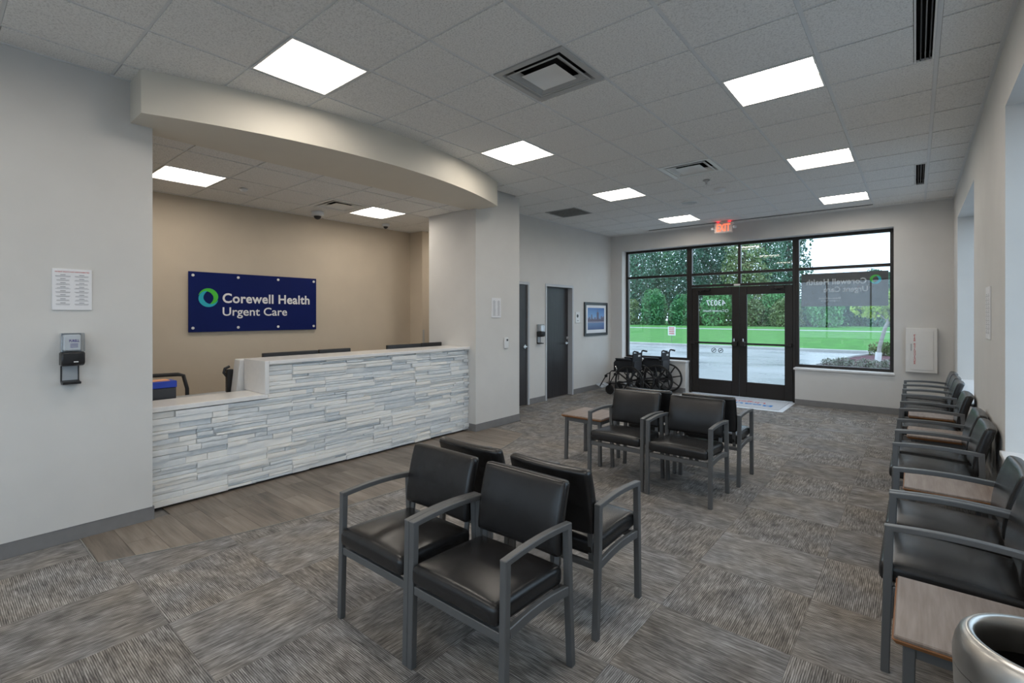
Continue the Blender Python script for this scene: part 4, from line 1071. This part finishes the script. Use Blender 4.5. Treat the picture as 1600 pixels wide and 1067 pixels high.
# ---- wheelchairs (facing -x)
def wheelchair(loc, w, yaw, label):
    o = thing('wheelchair', label, 'wheelchair', (0, 0, 0), 'folding wheelchairs by the window')
    hw = w / 2; RW_ = 0.300
    for s in (-1, 1):
        y = s * hw
        wh = MB().ring((0, y, RW_), (0, 1, 0), RW_ - 0.018, 0.018, 36, 8).build('rear_wheel', 'rubber', o, smooth=True, local=True)
        MB().ring((0, y + s * 0.032, RW_), (0, 1, 0), RW_ - 0.035, 0.008, 32, 6).build('hand_rim', 'tube_dark', wh, smooth=True, local=True)
        MB().tube([(0, y - 0.03, RW_), (0, y + 0.03, RW_)], 0.034, 14).build('hub', 'black_plastic', wh, smooth=True, local=True)
        for k in range(8):
            a = 2 * PI * k / 8 + 0.2
            MB().tube([(0.03 * math.cos(a), y, RW_ + 0.03 * math.sin(a)), (0.275 * math.cos(a), y, RW_ + 0.275 * math.sin(a))], [0.017, 0.013], 6).build('spoke', 'black_plastic', wh, smooth=True, local=True)
        yi = s * (hw - 0.045)
        fr = MB()
        fr.tube([(0.06, yi, 0.86), (0.05, yi, 0.60), (0.03, yi, 0.30), (0.0, yi, 0.22)], 0.011, 8)
        fr.tube([(0.04, yi, 0.47), (-0.40, yi, 0.47), (-0.43, yi, 0.44), (-0.45, yi, 0.25)], 0.011, 8)
        fr.tube([(0.0, yi, 0.22), (-0.45, yi, 0.22)], 0.011, 8)
        fr.tube([(0.05, yi, 0.68), (-0.04, yi, 0.69), (-0.30, yi, 0.69), (-0.34, yi, 0.64), (-0.34, yi, 0.47)], 0.011, 8)
        fr.build('side_frame', 'tube_dark', o, smooth=True, local=True)
        MB().box(-0.31, 0.0, yi - 0.022, yi + 0.022, 0.702, 0.732).build('arm_pad', 'sling_black', o, bevel=0.010, bseg=2, local=True)
        MB().box(-0.33, 0.04, yi - 0.004, yi + 0.004, 0.475, 0.68).build('side_panel', 'sling_black', o, local=True)
        MB().tube([(0.06, yi, 0.84), (0.065, yi, 0.868), (0.09, yi, 0.878), (0.17, yi, 0.865)], [0.012, 0.013, 0.016, 0.016], 8).build('push_handle', 'rubber', o, smooth=True, local=True)
        cx = -0.44
        cs = MB().ring((cx, yi, 0.095), (0, 1, 0), 0.080, 0.015, 22, 8).disc((cx, yi - 0.012, 0.095), (0, 1, 0), 0.072, 0.024, 18).build('caster_wheel', 'rubber', o, smooth=True, local=True)
        MB().box(cx - 0.014, cx + 0.014, yi - 0.026, yi - 0.020, 0.085, 0.205).box(cx - 0.014, cx + 0.014, yi + 0.020, yi + 0.026, 0.085, 0.205).box(cx - 0.014, cx + 0.014, yi - 0.026, yi + 0.026, 0.205, 0.22).build('fork', 'tube_dark', cs, local=True)
        lg = MB().tube([(-0.43, yi, 0.43), (-0.50, yi, 0.40), (-0.66, yi, 0.14)], 0.011, 8).build('leg_rest', 'tube_dark', o, smooth=True, local=True)
        ya, yb_ = sorted((yi, s * 0.02))
        MB().prism([(-0.62, 0.105), (-0.76, 0.165), (-0.765, 0.178), (-0.62, 0.125)], lambda u, v: (u, ya, v), lambda u, v: (u, yb_, v)).build('foot_plate', 'grey_plastic', lg, bevel=0.004, local=True)
        MB().disc((-0.52, yi - 0.01, 0.36), (0, 1, 0), 0.03, 0.02, 12).build('joint', 'tube_dark', lg, smooth=True, local=True)
        MB().tube([(-0.30, yi, 0.46), (-0.26, y, 0.52), (-0.29, y, 0.58)], 0.008, 6).build('brake_lever', 'chrome', o, smooth=True, local=True)
    i = hw - 0.045
    MB().box(-0.40, 0.02, -i, i, 0.462, 0.482).build('seat_sling', 'sling_black', o, bevel=0.006, local=True)
    m = MB().prism([(0.032, 0.48), (0.046, 0.48), (0.066, 0.84), (0.052, 0.84)], lambda u, v: (u, -i, v), lambda u, v: (u, i, v)); m.build('back_sling', 'sling_black', o, bevel=0.004, local=True)
    MB().prism([(0.050, 0.50), (0.066, 0.50), (0.074, 0.68), (0.062, 0.68)], lambda u, v: (u, -i + 0.03, v), lambda u, v: (u, i - 0.03, v)).build('back_pocket', 'dark_plastic', o, local=True)
    MB().box(0.069, 0.071, 0.05 * i, 0.55 * i, 0.765, 0.80).build('maker_tag', 'white_plastic', o, local=True)
    MB().tube([(-0.06, -i, 0.24), (-0.10, i, 0.45)], 0.010, 8).tube([(-0.12, -i, 0.45), (-0.14, i, 0.24)], 0.010, 8).build('cross_brace', 'tube_dark', o, smooth=True, local=True)
    o.location = loc; o.rotation_euler = (0, 0, yaw)
    return o
wheelchair((-4.15, 9.25, 0), 0.46, math.radians(-2), 'black wheelchair standing nearer the side doors, footrests toward the side wall')
wheelchair((-3.82, 9.838, 0), 0.50, math.radians(0), 'black wheelchair parked against the window knee wall beside the other')

# wall strike detail in the passage behind the pier
o = thing('door_pull', 'slim brown pull handle on the passage wall behind the reception', 'handle', (-6.40, 5.74, 1.1))
MB().box(-6.40, -6.385, 5.712, 5.742, 1.06, 1.33).build('plate', 'vent_grey', o, bevel=0.002)

# ================================================================== OUTSIDE
struct(MB().box(-120, 80, 10.6, 26.0, -0.30, -0.02).build('parking_lot', 'wet_asphalt'), 'wet grey parking lot outside the doors')
struct(MB().box(-120, 80, 26.0, 26.25, -0.30, 0.10).build('curb', 'curb', bevel=0.02), 'pale concrete curb along the lawn')
struct(MB().box(-120, 80, 26.25, 140, -0.30, 0.08).build('lawn', 'grass'), 'bright green lawn beyond the parking lot')
struct(MB().box(-120, 80, 56.5, 58.6, 0.0, 0.10).build('footpath', 'footpath'), 'pale footpath crossing the lawn')
struct(MB().box(0.86, 80, -60, 10.6, -0.30, -0.03).box(-40, 0.86, -60, -3.45, -0.30, -0.03).build('side_lot', 'wet_asphalt'), 'grey paved lot around the window wall')
struct(MB().box(0.86, 3.2, -60, 10.6, -0.29, -0.015).build('side_walk', 'footpath'), 'concrete walk along the window wall')
# planting bed island
poly = [(-2.35, 17.6), (-1.9, 17.0), (6, 16.6), (6, 24.6), (-1.2, 24.6), (-1.75, 22.6)]
struct(MB().prism(poly, lambda u, v: (u, v, -0.15), lambda u, v: (u, v, 0.06)).build('planting_bed', 'mulch'), 'reddish mulch planting bed with a curb')
pts = [(a, b, 0.03) for a, b in poly] + [(poly[0][0], poly[0][1], 0.03)]
struct(MB().sweep(pts, 0.16, 0.16).build('bed_curb', 'curb'), 'pale curb around the planting bed')

def leaves(mb, blobs, n, size, rg, squash=1.0):
    tot = sum(b[3] ** 2 for b in blobs)
    for (cx, cy, cz, r) in blobs:
        for _ in range(max(4, int(n * r * r / tot))):
            while True:
                p = Vector((rg.uniform(-1, 1), rg.uniform(-1, 1), rg.uniform(-1, 1)))
                if 0.1 < p.length < 1: break
            p = p.normalized() * (p.length ** 0.45) * r
            c = Vector((cx, cy, cz)) + Vector((p.x, p.y, p.z * squash))
            d = Vector((rg.uniform(-1, 1), rg.uniform(-1, 1), rg.uniform(-0.6, 1))).normalized(); u, w = basis(d)
            s = size * rg.uniform(0.6, 1.4); L_ = s * rg.uniform(1.0, 1.6)
            mb.add([c - u * s * 0.5, c + w * L_ * 0.45, c + u * s * 0.5, c - w * L_ * 0.45], [(0, 1, 2, 3)])
    return mb
def tree_proto(name, seed, H, spread, nb, n, size, leafm, barkm='bark', low=0.12):
    rg = random.Random(seed); blobs = []
    for k in range(nb):
        t = (k + 0.5) / nb; z = H * (low + (0.96 - low) * t)
        rr = spread * (0.62 + 0.38 * math.sin(PI * min(1, 0.22 + 0.70 * t)))
        br = rr * rg.uniform(0.42, 0.60); a = k * 2.4 + rg.uniform(-0.5, 0.5); off = (rr - br) * rg.uniform(0.35, 1.0) ** 0.5
        blobs.append((off * math.cos(a), off * math.sin(a), z, br))
    t = MB().tube([(0, 0, -0.1), (0.08, 0.05, H * 0.3), (-0.05, 0.1, H * 0.6), (0.1, 0, H * 0.9)], [H * 0.018, H * 0.014, H * 0.009, H * 0.003], 7)
    for b in blobs[::2]:
        t.tube([(0, 0.05, b[2] * 0.75), (b[0] * 0.5, b[1] * 0.5, b[2] * 0.9), (b[0], b[1], b[2])], [H * 0.007, H * 0.005, H * 0.002], 5)
    lv = leaves(MB(), blobs, n, size, rg)
    return t.mesh(name + '_trunk', barkm, True), lv.mesh(name + '_crown', leafm)
TP = [tree_proto('oak', 1, 15.5, 3.6, 34, 5800, 0.26, 'leaf_dark'), tree_proto('maple', 2, 14.5, 3.4, 34, 5600, 0.26, 'leaf_mid'),
      tree_proto('birch', 3, 15.0, 3.0, 32, 4800, 0.25, 'leaf_olive')]
SP = [tree_proto('shrub', 4, 4.6, 2.2, 20, 6500, 0.22, 'leaf_mid', low=0.02), tree_proto('bush', 5, 3.6, 2.1, 18, 6000, 0.20, 'leaf_olive', low=0.02), tree_proto('thicket', 6, 6.5, 2.4, 24, 7500, 0.24, 'leaf_dark', low=0.02)]
def plant(name, pr, loc, width, hs, label, cat, group, rz):
    """crown set to a width in metres so that neighbours stand side by side; hs scales the height"""
    rad = max(math.hypot(v.co.x, v.co.y) for v in pr[1].vertices); k = width / (2 * rad)
    o = thing(name, label, cat, loc, group)
    a = bpy.data.objects.new('trunk', pr[0]); b = bpy.data.objects.new('crown', pr[1])
    for q in (a, b): COL.objects.link(q); q.parent = o
    o.rotation_euler = (0, 0, rz); o.scale = (k, k, hs); return o
RT = random.Random(21)
TL = ['tall dark green tree in the tree line beyond the lawn', 'tall mid green tree in the tree line beyond the lawn', 'tall yellowish green tree in the tree line beyond the lawn']
SL = ['rounded mid green shrub at the foot of the tree line', 'low olive green shrub at the foot of the tree line', 'tall dark green thicket shrub at the end of the tree line']
# the wood stands three trees deep, staggered, so that every crown has its own room
for n in range(15):
    k = [2, 0, 0, 1, 2, 1, 0, 0, 1, 0, 0, 0][n % 12]; row = n % 3; y = 85.9 + 8.1 * row
    plant('tree', TP[k], ((-53.6 + 2.85 * n) * y / 82.0, y, 0.05), RT.uniform(8.0, 8.5), RT.uniform(0.95, 1.12) + 0.08 * row, TL[k], 'tree', TL[k].split(' in ')[0] + 's', RT.uniform(0, 6.28))
# shrubs at its foot: two staggered rows
for n in range(19):
    k = [0, 1, 0, 0, 1][n % 5]
    plant('shrub', SP[k], (-48.0 + 2.2 * n, 75.2 + 4.3 * (n % 2), 0.05), RT.uniform(4.2, 4.7), RT.uniform(0.72, 1.32), SL[k], 'shrub', SL[k].split(' at ')[0] + 's', RT.uniform(0, 6.28))
for n in range(11):
    k = [2, 0, 2, 2][n % 4]
    plant('shrub', SP[k], (-8.2 + 2.2 * n, 83.8 + 4.3 * (n % 2), 0.05), RT.uniform(4.3, 4.6), RT.uniform(1.05, 1.25), SL[k], 'shrub', SL[k].split(' at ')[0] + 's', RT.uniform(0, 6.28))
# young tree with a white trunk guard
o = thing('young_tree', 'slim young tree with bright leaves and white trunk guard in the planting bed', 'tree', (-0.915, 20.09, 0.05))
MB().tube([(-0.915, 20.09, 0.0), (-0.86, 20.09, 0.6), (-0.72, 20.1, 1.2), (-0.58, 20.12, 1.55), (-0.35, 20.15, 2.1), (-0.15, 20.2, 2.7)], [0.06, 0.055, 0.05, 0.05, 0.035, 0.015], 8).tube([(-0.66, 20.1, 1.4), (-1.0, 20.1, 1.75), (-1.6, 20.0, 1.95)], [0.03, 0.02, 0.008], 6).tube([(-0.5, 20.1, 1.8), (0.1, 20.2, 2.2), (0.6, 20.2, 2.9)], [0.03, 0.02, 0.008], 6).build('trunk', 'pale_bark', o, smooth=True)
MB().tube([(-0.915, 20.09, 0.0), (-0.882, 20.09, 0.40)], 0.085, 12).build('trunk_guard', 'white_plastic', o, smooth=True)
rg = random.Random(9)
leaves(MB(), [(-0.25, 20.2, 1.95, 0.5), (0.2, 20.2, 2.3, 0.6), (-0.6, 20.1, 2.0, 0.42), (-1.25, 20.05, 1.88, 0.38), (-0.35, 20.2, 1.6, 0.42), (0.4, 20.2, 1.9, 0.6), (0.55, 20.2, 2.9, 0.5), (-0.1, 20.2, 1.7, 0.5), (-0.95, 20.1, 1.8, 0.35), (0.35, 20.2, 1.55, 0.4)], 2600, 0.11, rg).build('crown', 'leaf_bright', o)
# hedge blocks and low dry shrubs
o = thing('hedge', 'clipped low hedge at the back of the planting bed', 'hedge', (0.5, 23.9, 0.05))
rg = random.Random(40); bl = [(-1.15 + 0.18 * i, 23.9 + rg.uniform(-0.15, 0.15), 0.20 + 0.17 * j, 0.22) for i in range(19) for j in range(2)]
leaves(MB(), bl, 4500, 0.06, rg).build('foliage', 'leaf_hedge', o)
for q in range(4): MB().tube([(-0.9 + q * 0.9, 23.9, 0.0), (-0.9 + q * 0.9, 23.9, 0.35)], 0.03, 6).build('stem', 'bark', o)
rg = random.Random(77)
for n in range(16):
    sx, sy = -1.9 + (n % 8) * 0.54 + (n // 8) * 0.27, 17.7 + (n // 8) * 0.62
    o = thing('low_shrub', 'low grey-green twiggy shrub in the planting bed', 'shrub', (sx, sy, 0.05), 'low twiggy shrubs in the planting bed')
    mb = MB()
    for k in range(14):
        a = rg.uniform(0, 6.28); q = rg.uniform(0.12, 0.24); mb.tube([(sx, sy, 0.03), (sx + q * 0.5 * math.cos(a), sy + q * 0.5 * math.sin(a), 0.15), (sx + q * math.cos(a), sy + q * math.sin(a), rg.uniform(0.18, 0.36))], [0.010, 0.007, 0.004], 4)
    mb.build('twigs', 'pale_bark', o)
    leaves(MB(), [(sx, sy, 0.18, 0.235)], 260, 0.04, rg, 0.55).build('foliage', 'leaf_dry', o)
# lawn sign
o = thing('lawn_sign', 'small white lawn sign with red print on a metal stake', 'sign', (-10.5, 28.5, 0.08))
MB().box(-10.76, -10.33, 28.48, 28.50, 0.42, 0.93).build('panel', 'white_plastic', o)
MB().box(-10.56, -10.53, 28.485, 28.495, 0.05, 0.42).build('stake', 'baseboard_grey', o)
m = MB()
for q in range(4): m.box(-10.70, -10.39, 28.475, 28.479, 0.83 - q * 0.11, 0.88 - q * 0.11)
m.build('print', 'ink_red', o)
